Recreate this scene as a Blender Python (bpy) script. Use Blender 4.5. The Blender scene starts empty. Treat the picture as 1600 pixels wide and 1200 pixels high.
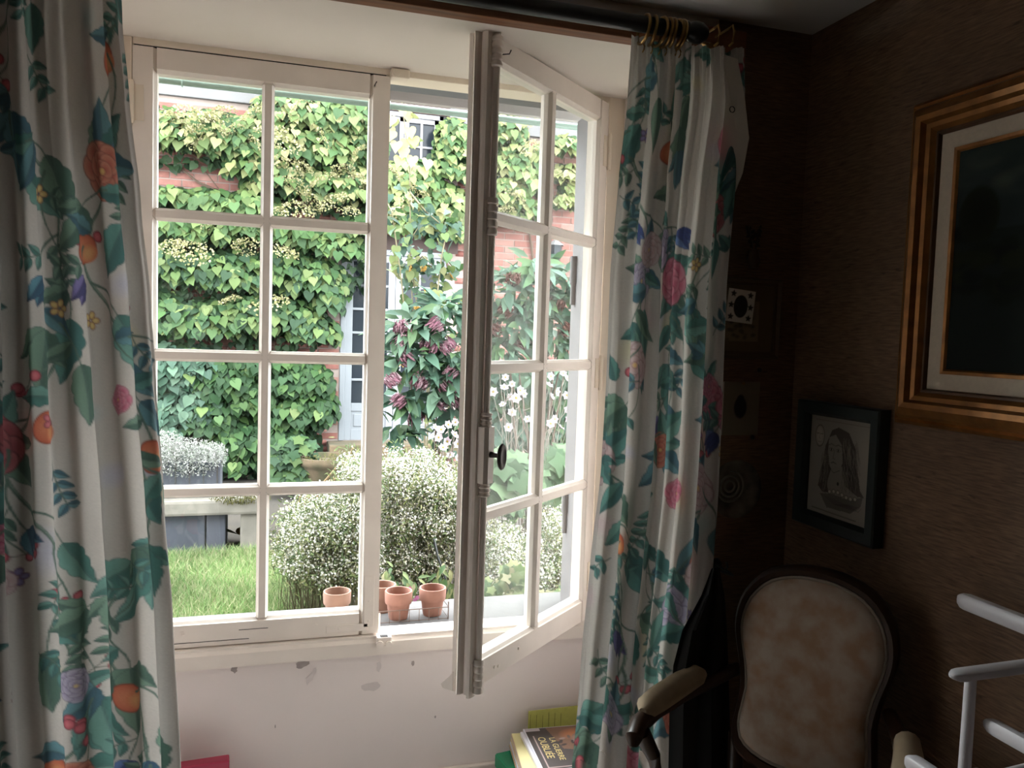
import bpy, bmesh, math, random
import numpy as np
from mathutils import Vector, Matrix

# ------------------------------------------------------------------ camera, world, light
scn = bpy.context.scene
COL = scn.collection
FPX, YAW, PITCH, ROLL = 1240.6, math.radians(16.88), math.radians(-3.55), math.radians(1.85)
CAM = np.array([0.0, -2.5, 1.58])
cf = np.array([math.sin(YAW)*math.cos(PITCH), math.cos(YAW)*math.cos(PITCH), math.sin(PITCH)])
_r = np.array([math.cos(YAW), -math.sin(YAW), 0.0]); _u = np.cross(_r, cf)
cr = math.cos(ROLL)*_r + math.sin(ROLL)*_u
cu = -math.sin(ROLL)*_r + math.cos(ROLL)*_u
cam = bpy.data.cameras.new('camera'); camo = bpy.data.objects.new('camera', cam); COL.objects.link(camo)
cam.sensor_width = 36.0; cam.lens = 36.0*FPX/1600.0; cam.clip_start = 0.02
camo.matrix_world = Matrix(((cr[0], cu[0], -cf[0], CAM[0]), (cr[1], cu[1], -cf[1], CAM[1]), (cr[2], cu[2], -cf[2], CAM[2]), (0, 0, 0, 1)))
scn.camera = camo

world = bpy.data.worlds.new('overcast_sky'); scn.world = world; world.use_nodes = True
_bg = world.node_tree.nodes['Background']
_bg.inputs['Color'].default_value = (0.93, 0.97, 1.0, 1); _bg.inputs['Strength'].default_value = 12.0
def portal(loc, rot, sx, sz):
    l = bpy.data.lights.new('daylight_portal', 'AREA'); l.shape = 'RECTANGLE'; l.size = sx; l.size_y = sz
    l.cycles.is_portal = True
    o = bpy.data.objects.new('daylight_portal', l); COL.objects.link(o); o.location = loc; o.rotation_euler = rot
portal((0.34, 0.30, 1.48), (math.radians(-90), 0, 0), 1.6, 1.9)
scn.view_settings.view_transform = 'Standard'; scn.view_settings.look = 'None'
scn.view_settings.gamma = 1.0; scn.view_settings.use_curve_mapping = False
scn.view_settings.exposure = 1.05
scn.cycles.max_bounces = 10; scn.cycles.diffuse_bounces = 6; scn.cycles.transparent_max_bounces = 24

def at(px, py, Y=None, X=None, Z=None):          # a point of the place seen at a pixel, on a plane of known distance
    d = cf + (px-800)/FPX*cr - (py-600)/FPX*cu
    t = (Y-CAM[1])/d[1] if Y is not None else (X-CAM[0])/d[0] if X is not None else (Z-CAM[2])/d[2]
    return CAM + t*d
def proj(P):
    v = np.asarray(P, float)-CAM; z = v@cf
    return 800+FPX*(v@cr)/z, 600-FPX*(v@cu)/z

# ------------------------------------------------------------------ helpers
R = math.radians
def lin(c):
    c = np.asarray(c, float)/255.0
    return np.where(c <= 0.04045, c/12.92, ((c+0.055)/1.055)**2.4)
def mat(name, rgb, rough=0.6, var=None, metal=0.0, k=1.0, bump=None, spec=0.5, stretch=(1, 1, 1), rgb2=None, translucent=0.0, vcol=False, coord='Object', detail=4.0):
    m = bpy.data.materials.new(name); m.use_nodes = True
    nt = m.node_tree; b = nt.nodes['Principled BSDF']
    c = lin(rgb)*k
    b.inputs['Base Color'].default_value = (*c, 1); b.inputs['Roughness'].default_value = rough
    b.inputs['Metallic'].default_value = metal; b.inputs['Specular IOR Level'].default_value = spec
    colsock = None
    if vcol:
        a = nt.nodes.new('ShaderNodeVertexColor'); a.layer_name = 'Col'; colsock = a.outputs['Color']
    if var or bump:
        tc = nt.nodes.new('ShaderNodeTexCoord'); mp = nt.nodes.new('ShaderNodeMapping'); mp.inputs['Scale'].default_value = stretch
        nt.links.new(tc.outputs[coord], mp.inputs['Vector'])
        nz = nt.nodes.new('ShaderNodeTexNoise'); nz.inputs['Scale'].default_value = (var or bump)[0]; nz.inputs['Detail'].default_value = detail
        nt.links.new(mp.outputs['Vector'], nz.inputs['Vector'])
    if var:
        rp = nt.nodes.new('ShaderNodeValToRGB'); rp.color_ramp.elements[0].position = 0.5-0.5*var[2] if len(var) > 2 else 0.3
        rp.color_ramp.elements[1].position = 0.5+0.5*var[2] if len(var) > 2 else 0.7
        c2 = lin(rgb2)*k if rgb2 is not None else c*(1-var[1])
        rp.color_ramp.elements[0].color = (*c2, 1); rp.color_ramp.elements[1].color = (*c, 1)
        nt.links.new(nz.outputs['Fac'], rp.inputs['Fac'])
        if colsock is not None:
            mx = nt.nodes.new('ShaderNodeMix'); mx.data_type = 'RGBA'; mx.blend_type = 'MULTIPLY'; mx.inputs[0].default_value = 1.0
            nt.links.new(colsock, mx.inputs[6]); nt.links.new(rp.outputs['Color'], mx.inputs[7]); colsock = mx.outputs[2]
        else:
            colsock = rp.outputs['Color']
    if colsock is not None:
        nt.links.new(colsock, b.inputs['Base Color'])
    if bump:
        bp = nt.nodes.new('ShaderNodeBump'); bp.inputs['Strength'].default_value = bump[1]; bp.inputs['Distance'].default_value = 0.01
        nt.links.new(nz.outputs['Fac'], bp.inputs['Height']); nt.links.new(bp.outputs['Normal'], b.inputs['Normal'])
    if translucent:
        tr = nt.nodes.new('ShaderNodeBsdfTranslucent'); mx = nt.nodes.new('ShaderNodeMixShader'); mx.inputs[0].default_value = translucent
        if colsock is not None: nt.links.new(colsock, tr.inputs['Color'])
        else: tr.inputs['Color'].default_value = (*c, 1)
        out = nt.nodes['Material Output']
        nt.links.new(b.outputs[0], mx.inputs[1]); nt.links.new(tr.outputs[0], mx.inputs[2]); nt.links.new(mx.outputs[0], out.inputs['Surface'])
    return m
def glass(name, tint=(0.96, 0.98, 0.97), base=0.035):
    m = bpy.data.materials.new(name); m.use_nodes = True; nt = m.node_tree
    nt.nodes.remove(nt.nodes['Principled BSDF'])
    t = nt.nodes.new('ShaderNodeBsdfTransparent'); t.inputs[0].default_value = (*tint, 1)
    g = nt.nodes.new('ShaderNodeBsdfGlossy'); g.inputs['Roughness'].default_value = 0.03
    ge = nt.nodes.new('ShaderNodeNewGeometry'); dt = nt.nodes.new('ShaderNodeVectorMath'); dt.operation = 'DOT_PRODUCT'
    nt.links.new(ge.outputs['Normal'], dt.inputs[0]); nt.links.new(ge.outputs['Incoming'], dt.inputs[1])
    def mth(op, a, b=None):
        n = nt.nodes.new('ShaderNodeMath'); n.operation = op
        nt.links.new(a, n.inputs[0])
        if b is not None: n.inputs[1].default_value = b
        return n.outputs[0]
    f = mth('ADD', mth('MULTIPLY', mth('POWER', mth('SUBTRACT', mth('MULTIPLY', mth('ABSOLUTE', dt.outputs['Value']), -1.0), -1.0), 5.0), .96), .04)   # Schlick reflectance of glass
    mx = nt.nodes.new('ShaderNodeMixShader'); nt.links.new(f, mx.inputs[0])
    nt.links.new(t.outputs[0], mx.inputs[1]); nt.links.new(g.outputs[0], mx.inputs[2])
    nt.links.new(mx.outputs[0], nt.nodes['Material Output'].inputs['Surface'])
    return m

ORG = {}
def tag(o, label=None, cat=None, group=None, kind=None):
    if label: o['label'] = label
    if cat: o['category'] = cat
    if group: o['group'] = group
    if kind: o['kind'] = kind
    return o
def empty(name, loc=(0, 0, 0), rz=0.0, label=None, cat=None, group=None, kind=None):
    o = bpy.data.objects.new(name, None); COL.objects.link(o); o.location = loc; o.rotation_euler = (0, 0, rz)
    o.empty_display_size = 0.05
    ORG[o.name] = np.array(loc, float)
    return tag(o, label, cat, group, kind)
def link(name, me, parent=None, loc=None):
    o = bpy.data.objects.new(name, me); COL.objects.link(o)
    if parent is not None: o.parent = parent
    if loc is not None: o.location = loc
    ORG[o.name] = np.zeros(3) if loc is None else np.array(loc, float)
    return o
def np_mesh(name, V, F, mats, col=None, smooth=False, mi=None):
    V = np.asarray(V, np.float32); F = np.asarray(F, np.int32)
    me = bpy.data.meshes.new(name); n, k = F.shape
    me.vertices.add(len(V)); me.vertices.foreach_set('co', V.ravel())
    me.loops.add(n*k); me.loops.foreach_set('vertex_index', F.ravel())
    me.polygons.add(n); me.polygons.foreach_set('loop_start', np.arange(0, n*k, k, dtype=np.int32))
    me.update(calc_edges=True)
    for m in (mats if isinstance(mats, (list, tuple)) else [mats]): me.materials.append(m)
    if mi is not None: me.polygons.foreach_set('material_index', np.asarray(mi, np.int32))
    if smooth: me.polygons.foreach_set('use_smooth', np.ones(n, bool))
    if col is not None:
        a = me.color_attributes.new('Col', 'FLOAT_COLOR', 'POINT')
        c4 = np.ones((len(V), 4), np.float32); c4[:, :3] = col
        a.data.foreach_set('color', c4.ravel())
    return me
class MB:
    def __init__(s): s.v = []; s.f = []; s.m = None
    def add(s, vs, fs):
        b = len(s.v); s.v += [tuple(p) for p in vs]; s.f += [tuple(i+b for i in f) for f in fs]; return s
    def box(s, x0, x1, y0, y1, z0, z1):
        vs = [(x, y, z) for z in (z0, z1) for y in (y0, y1) for x in (x0, x1)]
        return s.add(vs, [(0, 2, 3, 1), (4, 5, 7, 6), (0, 1, 5, 4), (2, 6, 7, 3), (0, 4, 6, 2), (1, 3, 7, 5)])
    def cbox(s, x0, x1, y0, y1, z0, z1, c=0.004):
        c = min(c, (x1-x0)*.45, (y1-y0)*.45, (z1-z0)*.45); bm = bmesh.new()
        bmesh.ops.create_cube(bm, size=1.0)
        for v in bm.verts:
            v.co = ((x0+x1)/2+v.co.x*(x1-x0), (y0+y1)/2+v.co.y*(y1-y0), (z0+z1)/2+v.co.z*(z1-z0))
        bmesh.ops.bevel(bm, geom=bm.edges[:], offset=c, segments=2, affect='EDGES', profile=0.6)
        bm.verts.index_update()
        s.add([v.co[:] for v in bm.verts], [[v.index for v in f.verts] for f in bm.faces]); bm.free(); return s
    def prism(s, poly, t0, t1, fn):
        n = len(poly); vs = [fn(a, b, t0) for a, b in poly]+[fn(a, b, t1) for a, b in poly]
        fs = [(i, (i+1) % n, n+(i+1) % n, n+i) for i in range(n)]+[tuple(range(n))[::-1], tuple(range(n, 2*n))]
        return s.add(vs, fs)
    def tube(s, pts, r, n=8, closed=False):
        pts = [np.array(p, float) for p in pts]; m = len(pts); rs = r if hasattr(r, '__len__') else [r]*m
        vs = []; fs = []
        t0 = (pts[1]-pts[0]); ref = np.array([0, 0, 1.0]) if abs(t0[2]) < .9*np.linalg.norm(t0) else np.array([1.0, 0, 0])
        for i, p in enumerate(pts):
            if closed: t = pts[(i+1) % m]-pts[i-1]
            else: t = pts[min(i+1, m-1)]-pts[max(i-1, 0)]
            t = t/(np.linalg.norm(t)+1e-9); a = np.cross(t, ref); a /= np.linalg.norm(a)+1e-9; b = np.cross(t, a); ref = -np.cross(t, a) if False else ref
            for j in range(n):
                th = 2*math.pi*j/n; vs.append(p+rs[i]*(math.cos(th)*a+math.sin(th)*b))
        seg = m if closed else m-1
        for i in range(seg):
            i2 = (i+1) % m
            for j in range(n): fs.append((i*n+j, i*n+(j+1) % n, i2*n+(j+1) % n, i2*n+j))
        if not closed: fs += [tuple(range(n)), tuple(range((m-1)*n, m*n))[::-1]]
        return s.add(vs, fs)
    def lathe(s, prof, c=(0, 0, 0), n=24, ax='z'):
        vs = []; fs = []; m = len(prof)
        for r, h in prof:
            for j in range(n):
                th = 2*math.pi*j/n; a, b = r*math.cos(th), r*math.sin(th)
                vs.append((c[0]+a, c[1]+b, c[2]+h) if ax == 'z' else (c[0]+a, c[1]+h, c[2]+b) if ax == 'y' else (c[0]+h, c[1]+a, c[2]+b))
        for i in range(m-1):
            for j in range(n): fs.append((i*n+j, i*n+(j+1) % n, (i+1)*n+(j+1) % n, (i+1)*n+j))
        return s.add(vs, fs)
    def build(s, name, m, parent=None, off=None, smooth=False, loc=None):
        """off: world point that the verts are measured from (the parent's base)."""
        v = s.v
        if off is None and parent is not None and loc is None: off = (0, 0, 0)
        if off is not None: v = [(a-off[0], b-off[1], c-off[2]) for a, b, c in v]
        me = bpy.data.meshes.new(name); me.from_pydata(v, [], s.f); me.materials.append(m)
        bm = bmesh.new(); bm.from_mesh(me); bmesh.ops.recalc_face_normals(bm, faces=bm.faces); bm.to_mesh(me); bm.free()
        if smooth:
            for p in me.polygons: p.use_smooth = True
            try: me.set_sharp_from_angle(angle=R(40))
            except Exception: pass
        return link(name, me, parent, loc)
def struct(name, mb, m, label, cat='structure', **k):
    return tag(mb.build(name, m, **k), label, cat, kind='structure')

# ------------------------------------------------------------------ materials
EX = 0.215
M = {}
M['white'] = mat('painted_wood_white', (236, 225, 215), 0.45, var=(9, 0.08), bump=(60, 0.03))
M['cream'] = mat('painted_wood_cream', (230, 216, 198), 0.45, var=(7, 0.08), bump=(60, 0.03))
M['plaster'] = mat('plaster_white', (238, 227, 223), 0.75, var=(3, 0.05), bump=(25, 0.05))
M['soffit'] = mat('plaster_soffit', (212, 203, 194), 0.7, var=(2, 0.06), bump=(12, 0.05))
M['ceil'] = mat('ceiling_paint', (205, 202, 198), 0.6, var=(1.5, 0.12), bump=(6, 0.1))
M['floor'] = mat('oak_floor', (112, 80, 56), 0.5, var=(5, 0.4), stretch=(1, 9, 1))
M['bounce_rug'] = mat('bounce_rug_wool', (238, 234, 230), 0.95, var=(200, 0.08), bump=(400, .3))
M['beam'] = mat('oak_beam', (128, 78, 44), 0.6, var=(14, 0.5), stretch=(.3, 4, 4), bump=(14, 0.2))
M['chip'] = mat('chipped_plaster', (176, 164, 160), 0.9, var=(40, 0.25))
M['chip2'] = mat('peeling_paint', (216, 205, 202), 0.8)
M['dark'] = mat('dark_gap', (40, 36, 34), 0.8)
M['black'] = mat('black_metal', (22, 24, 24), 0.4)
M['brass'] = mat('aged_brass', (150, 118, 70), 0.32, metal=0.9)
M['iron'] = mat('worn_iron', (70, 66, 62), 0.4, metal=0.7, var=(30, 0.4))
M['outjamb'] = mat('weathered_white_paint', (214, 206, 206), 0.7, var=(12, 0.25), k=.2)
M['glass'] = glass('window_glass')
M['gold'] = mat('gilded_wood', (150, 100, 48), 0.38, metal=0.55, var=(25, 0.45), bump=(80, 0.1))
M['golddark'] = mat('dark_gilding', (84, 58, 34), 0.5, metal=0.3, var=(25, 0.4))
M['liner'] = mat('linen_liner', (196, 184, 165), 0.85, var=(120, 0.1))
M['frame_green'] = mat('dark_green_frame', (30, 42, 40), 0.45, var=(20, 0.3))
M['frame_wood'] = mat('dull_wood_frame', (92, 74, 50), 0.5, var=(20, 0.3), stretch=(1, 1, 6))
M['walnut'] = mat('dark_walnut', (58, 38, 24), 0.35, var=(12, 0.4), stretch=(1, 1, .3))
M['rack'] = mat('white_gloss_paint', (214, 212, 216), 0.35, var=(8, 0.06))
M['vc'] = mat('printed_surface', (255, 255, 255), 0.6, vcol=True)
M['vc_gloss'] = mat('varnished_canvas', (255, 255, 255), 0.7, vcol=True, spec=.1)
M['curtain'] = mat('printed_cotton', (255, 255, 255), 0.8, vcol=True, translucent=0.38, spec=0.2)
M['lining'] = mat('curtain_lining', (205, 196, 182), 0.9, translucent=0.3)
M['terracotta'] = mat('terracotta', (218, 156, 134), 0.85, var=(14, 0.22), k=0.36, bump=(50, 0.1))
M['terracotta_pale'] = mat('terracotta_limed', (218, 168, 146), 0.9, var=(14, 0.15), k=0.36)
M['stone'] = mat('weathered_stone', (196, 186, 172), 0.9, var=(6, 0.4), k=EX, bump=(20, 0.4))
M['stone_brown'] = mat('lichen_stone', (150, 122, 92), 0.95, var=(9, 0.55), k=EX, bump=(25, 0.6), rgb2=(92, 92, 52))
M['sill_stone'] = mat('white_sill_stone', (226, 220, 216), 0.85, var=(18, 0.3), k=0.10, bump=(40, 0.2))
M['mortar'] = mat('pink_mortar', (206, 184, 174), 0.95, var=(10, 0.2), k=EX, bump=(40, 0.3))
M['brick'] = [mat('red_brick', c, 0.9, var=(25, 0.25), k=EX, bump=(60, 0.3)) for c in ((196, 128, 114), (184, 112, 98), (206, 146, 132))]
M['render'] = mat('grey_render_band', (206, 202, 204), 0.9, var=(3, 0.12), k=0.12)
M['eave'] = mat('weathered_eave_board', (214, 206, 200), 0.8, var=(6, 0.3), stretch=(.25, 2, 2), k=0.6)
M['eavegrey'] = mat('grey_eave_board', (150, 148, 146), 0.8, var=(6, 0.15), stretch=(.25, 2, 2), k=0.6)
M['gutter'] = mat('green_grey_gutter', (138, 160, 148), 0.5, var=(8, 0.2), k=0.8)
M['tiles'] = mat('roof_slate', (70, 66, 66), 0.8, var=(8, 0.3))
M['doorpaint'] = mat('pale_blue_door_paint', (206, 212, 222), 0.5, var=(5, 0.06), k=0.14)
M['outwin'] = mat('white_outside_paint', (226, 226, 232), 0.6, k=0.15, spec=.2)
M['lintel'] = mat('dark_timber', (92, 62, 50), 0.8, var=(8, 0.3), k=EX)
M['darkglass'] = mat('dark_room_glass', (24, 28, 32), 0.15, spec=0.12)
M['slate'] = mat('blue_grey_slate', (96, 100, 116), 0.8, var=(5, 0.3), k=EX)
M['soil'] = mat('garden_soil', (84, 70, 54), 1.0, var=(6, 0.4), k=EX)
M['turf'] = mat('turf', (124, 150, 92), 1.0, var=(4, 0.35), k=EX)
M['leaf'] = mat('leaf', (255, 255, 255), 0.55, vcol=True, translucent=0.28, spec=0.12)
M['petal'] = mat('petal', (255, 255, 255), 0.7, vcol=True, translucent=0.3, spec=0.05)
M['stem'] = mat('green_stem', (112, 120, 78), 0.8, k=EX)
M['twig'] = mat('brown_twig', (112, 84, 62), 0.9, k=EX)
M['straw'] = mat('dry_stalk', (196, 160, 112), 0.9, k=EX)
M['wire'] = mat('rusty_wire', (92, 76, 68), 0.7)

def wallpaper(name, axis):
    m = bpy.data.materials.new(name); m.use_nodes = True; nt = m.node_tree; b = nt.nodes['Principled BSDF']
    b.inputs['Roughness'].default_value = 0.75
    tc = nt.nodes.new('ShaderNodeTexCoord')
    def noise(sc, scale, det=5):
        mp = nt.nodes.new('ShaderNodeMapping'); mp.inputs['Scale'].default_value = sc
        n = nt.nodes.new('ShaderNodeTexNoise'); n.inputs['Scale'].default_value = scale; n.inputs['Detail'].default_value = det
        nt.links.new(tc.outputs['Object'], mp.inputs['Vector']); nt.links.new(mp.outputs['Vector'], n.inputs['Vector']); return n
    st = (.10, .10, 1.0)
    n1 = noise(st, 230); n2 = noise((.6, .6, 1.6), 5, 3); n3 = noise((.22, .22, 1), 90, 2)
    r1 = nt.nodes.new('ShaderNodeValToRGB'); e = r1.color_ramp.elements
    e[0].position = .28; e[0].color = (*lin((84, 63, 46)), 1); e[1].position = .72; e[1].color = (*lin((128, 101, 76)), 1)
    nt.links.new(n1.outputs['Fac'], r1.inputs['Fac'])
    r2 = nt.nodes.new('ShaderNodeValToRGB'); e = r2.color_ramp.elements
    e[0].position = .3; e[0].color = (.78, .75, .73, 1); e[1].position = .7; e[1].color = (1.08, 1.05, 1.02, 1)
    nt.links.new(n2.outputs['Fac'], r2.inputs['Fac'])
    r3 = nt.nodes.new('ShaderNodeValToRGB'); e = r3.color_ramp.elements
    e[0].position = .25; e[0].color = (.5, .45, .42, 1); e[1].position = .33; e[1].color = (1, 1, 1, 1)
    nt.links.new(n3.outputs['Fac'], r3.inputs['Fac'])
    def mul(a, c):
        x = nt.nodes.new('ShaderNodeMix'); x.data_type = 'RGBA'; x.blend_type = 'MULTIPLY'; x.inputs[0].default_value = 1
        nt.links.new(a, x.inputs[6]); nt.links.new(c, x.inputs[7]); return x.outputs[2]
    c = mul(mul(r1.outputs[0], r2.outputs[0]), r3.outputs[0])
    nt.links.new(c, b.inputs['Base Color'])
    bp = nt.nodes.new('ShaderNodeBump'); bp.inputs['Strength'].default_value = .25; bp.inputs['Distance'].default_value = .004
    nt.links.new(n1.outputs['Fac'], bp.inputs['Height']); nt.links.new(bp.outputs['Normal'], b.inputs['Normal'])
    return m
M['paper'] = wallpaper('grasscloth_wallpaper', 'y')

# ------------------------------------------------------------------ the room
WX, WF, CZ = 1.4286, -0.5625, 2.44          # right wall, room face of the window wall, ceiling
LX, BY = -2.6, -4.8                         # left wall, back wall
OL, OR = -0.46, 1.135                       # recess of the window
XL, XR = -0.45, 1.095                       # outer opening
struct('floor', MB().box(LX, WX, BY, 0.0, -0.05, 0.0), M['floor'], 'brown oak floor of the room', 'floor')
struct('ceiling', MB().box(LX-.1, WX+.1, BY-.1, 0.3, CZ, CZ+0.1), M['ceil'], 'grey white low ceiling above the curtain rod', 'ceiling')
struct('wall_right', MB().box(WX, WX+0.1, BY, 0.3, -0.05, CZ), M['paper'], 'brown grasscloth papered wall behind the armchair', 'wall')
struct('wall_left', MB().box(LX-0.1, LX, BY, 0.3, -0.05, CZ), M['plaster'], 'plain white wall on the left', 'wall')
bw = MB().box(LX, WX, BY-.1, BY, -0.05, CZ)
struct('wall_back', bw, M['paper'], 'brown papered wall behind the viewer', 'wall')
struct('wall_niche', MB().box(OR, WX, WF, 0.28, -0.05, CZ), M['paper'], 'papered wall strip between the right curtain and the corner', 'wall')
struct('wall_front_left', MB().box(LX, OL, WF, 0.28, -0.05, CZ), M['paper'], 'papered wall strip behind the left curtain', 'wall')
aw = MB(); aw.box(OL, OR, 0.0, 0.28, -0.05, 0.55)
wu = struct('wall_under_window', aw, M['plaster'], 'white plaster wall below the window with chipped paint', 'wall')
aw = MB(); aw.prism([(.09, 2.373), (.28, 2.400), (.28, CZ), (.09, CZ)], OL, OR, lambda a, b, t: (t, a, b)); aw.box(OL, XL, 0.09, 0.28, 0.55, 2.373); aw.box(XR, OR, 0.09, 0.28, 0.55, 2.373)
struct('wall_outer', aw, M['outwin'], 'white masonry around the window outside', 'wall')
# window recess: soffit rising a little to the glass
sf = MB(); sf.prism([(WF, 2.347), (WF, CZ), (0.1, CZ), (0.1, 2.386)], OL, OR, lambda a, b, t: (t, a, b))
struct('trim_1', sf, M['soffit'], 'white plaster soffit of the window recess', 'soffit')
struct('trim_2', MB().cbox(LX, 1.20, WF-0.035, WF+0.012, 2.342, 2.405, .004), M['beam'], 'brown timber lintel beam under the curtain rod', 'beam')
struct('trim_12', MB().box(OR-.012, OR, WF, 0.0, 0.0, 2.39), M['plaster'], 'white plaster jamb right of the window recess', 'window jamb')
struct('trim_13', MB().box(OL, OL+.012, WF, 0.0, 0.0, 2.39), M['plaster'], 'white plaster jamb left of the window recess', 'window jamb')
struct('baseboard_window', MB().cbox(OL, OR, -0.018, 0.0, 0.0, 0.139, .004), M['white'], 'white baseboard below the window', 'baseboard')
struct('baseboard_right', MB().cbox(WX-0.018, WX, BY, WF, 0.0, 0.12, .004), M['walnut'], 'dark baseboard along the papered right wall', 'baseboard')
rg = empty('bounce_rug', (.3, -.62, 0), label='unseen cream wool mat added to bounce daylight onto the wall under the sill', cat='bounce_rug')  # unseen, added to bounce daylight onto the wall below the sill
MB().cbox(-.75, .34, -.58, .44, 0, .012, .005).build('pile', M['bounce_rug'], rg)
for i in range(30):
    for sx in (-.75, .34): MB().box(sx-.02, sx+.02, -.57+i*.0345, -.56+i*.0345, .001, .006).build('fringe', M['bounce_rug'], rg)
# paint chips under the window
rng = random.Random(3)
def blob(px, py, rx, ry, n=13, seed=0, skew=0.0):
    q = random.Random(seed); c = at(px, py, Y=0.0); pts = []
    for i in range(n):
        a = 2*math.pi*i/n; k = 0.65+0.5*q.random()
        pts.append((c[0]+(math.cos(a)*rx*k+math.sin(a)*skew*ry), c[2]+math.sin(a)*ry*k))
    return pts
for (px, py, rx, ry, sd, mm, sk) in [(366, 1046, .010, .012, 1, 'chip', 0), (472, 1038, .020, .014, 2, 'chip', .3), (486, 1056, .012, .026, 3, 'chip2', .5), (582, 1072, .034, .018, 4, 'chip2', 0), (592, 1042, .008, .016, 5, 'chip2', 0), (645, 1036, .005, .010, 6, 'chip', 0), (430, 1135, .002, .007, 7, 'chip', 0), (680, 1120, .003, .005, 8, 'chip', 0)]:
    tag(MB().prism(blob(px, py, rx, ry, seed=sd, skew=sk), 0.0005, -0.0016, lambda a, b, t: (a, t, b)).build('paint_chip', M[mm], wu))

# ------------------------------------------------------------------ window_1: the fixed frame
w1 = empty('window_1', (0.34, 0.0, 0.55), label='cream painted fixed window frame set in the deep white recess', cat='window frame', kind='structure')
o1 = (0.34, 0.0, 0.55)
ZB, ZT = 0.612, 2.358
XH0, XH1 = -0.386, 1.066
MB().cbox(OL, XH0-.001, 0.0, 0.09, 0.55, 2.386, .003).build('jamb', M['cream'], w1, o1)
MB().cbox(XH1+.001, OR, 0.0, 0.09, 0.55, 2.386, .003).build('jamb', M['cream'], w1, o1)
MB().cbox(XH0, XH1, 0.0, 0.09, ZT+.004, 2.387, .003).build('head', M['cream'], w1, o1)
MB().prism([(-.022, .549), (-.022, .590), (-.012, .600), (-.012, .608), (.062, .609), (.066, .594), (.092, .592), (.092, .549)], OL, OR, lambda a, b, t: (t, a, b)).build('sill_rail', M['white'], w1, o1)
for x0, x1, nm in ((XL-.005, XL+.035, 'outer_jamb'), (XR-.045, XR+.005, 'outer_jamb')):
    MB().cbox(x0, x1, .09, .25, .58, 2.36, .004).build(nm, M['outjamb'], w1, o1)
for z in (1.77, .93):                      # shutter pintles on the outer jamb
    p = MB(); p.lathe([(0, 0), (.013, 0), (.013, .10), (0, .10)], (XR-.052, .215, z), 12); p.lathe([(0, -.075), (.009, -.075), (.009, 0)], (XR-.052, .215, z), 12)
    p.box(XR-.05, XR-.03, .207, .223, z-.06, z-.02).build('shutter_pintle', M['outjamb'], w1, o1, smooth=True)
MB().prism([(.09, .594), (.30, .580), (.38, .575), (.38, .52), (.09, .52)], XL-.06, XR+.06, lambda a, b, t: (t, a, b)).build('outer_sill', M['sill_stone'], w1, o1)
# keeper plates for the espagnolette rod, on the sill rail and on the head
kp = MB(); kx = 0.352
kp.cbox(kx-.024, kx+.024, -.040, -.010, .582, .612, .005); kp.lathe([(0, -.004), (.012, -.004), (.012, .004), (0, .004)], (kx-.014, -.041, .590), 12, 'y'); kp.lathe([(0, -.004), (.010, -.004), (.010, .004), (0, .004)], (kx+.014, -.041, .590), 12, 'y')
k = kp.build('keeper', M['white'], w1, o1); MB().box(kx-.012, kx+.012, -.036, -.020, .6115, .6135).build('keeper_slot', M['dark'], k, o1)
kp = MB(); kp.cbox(.335, .392, -.034, .004, 2.348, 2.376, .005); kp.lathe([(0, -.004), (.011, -.004), (.011, .004), (0, .004)], (.35, -.035, 2.362), 12, 'y')
kp.build('keeper', M['cream'], w1, o1)

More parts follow.
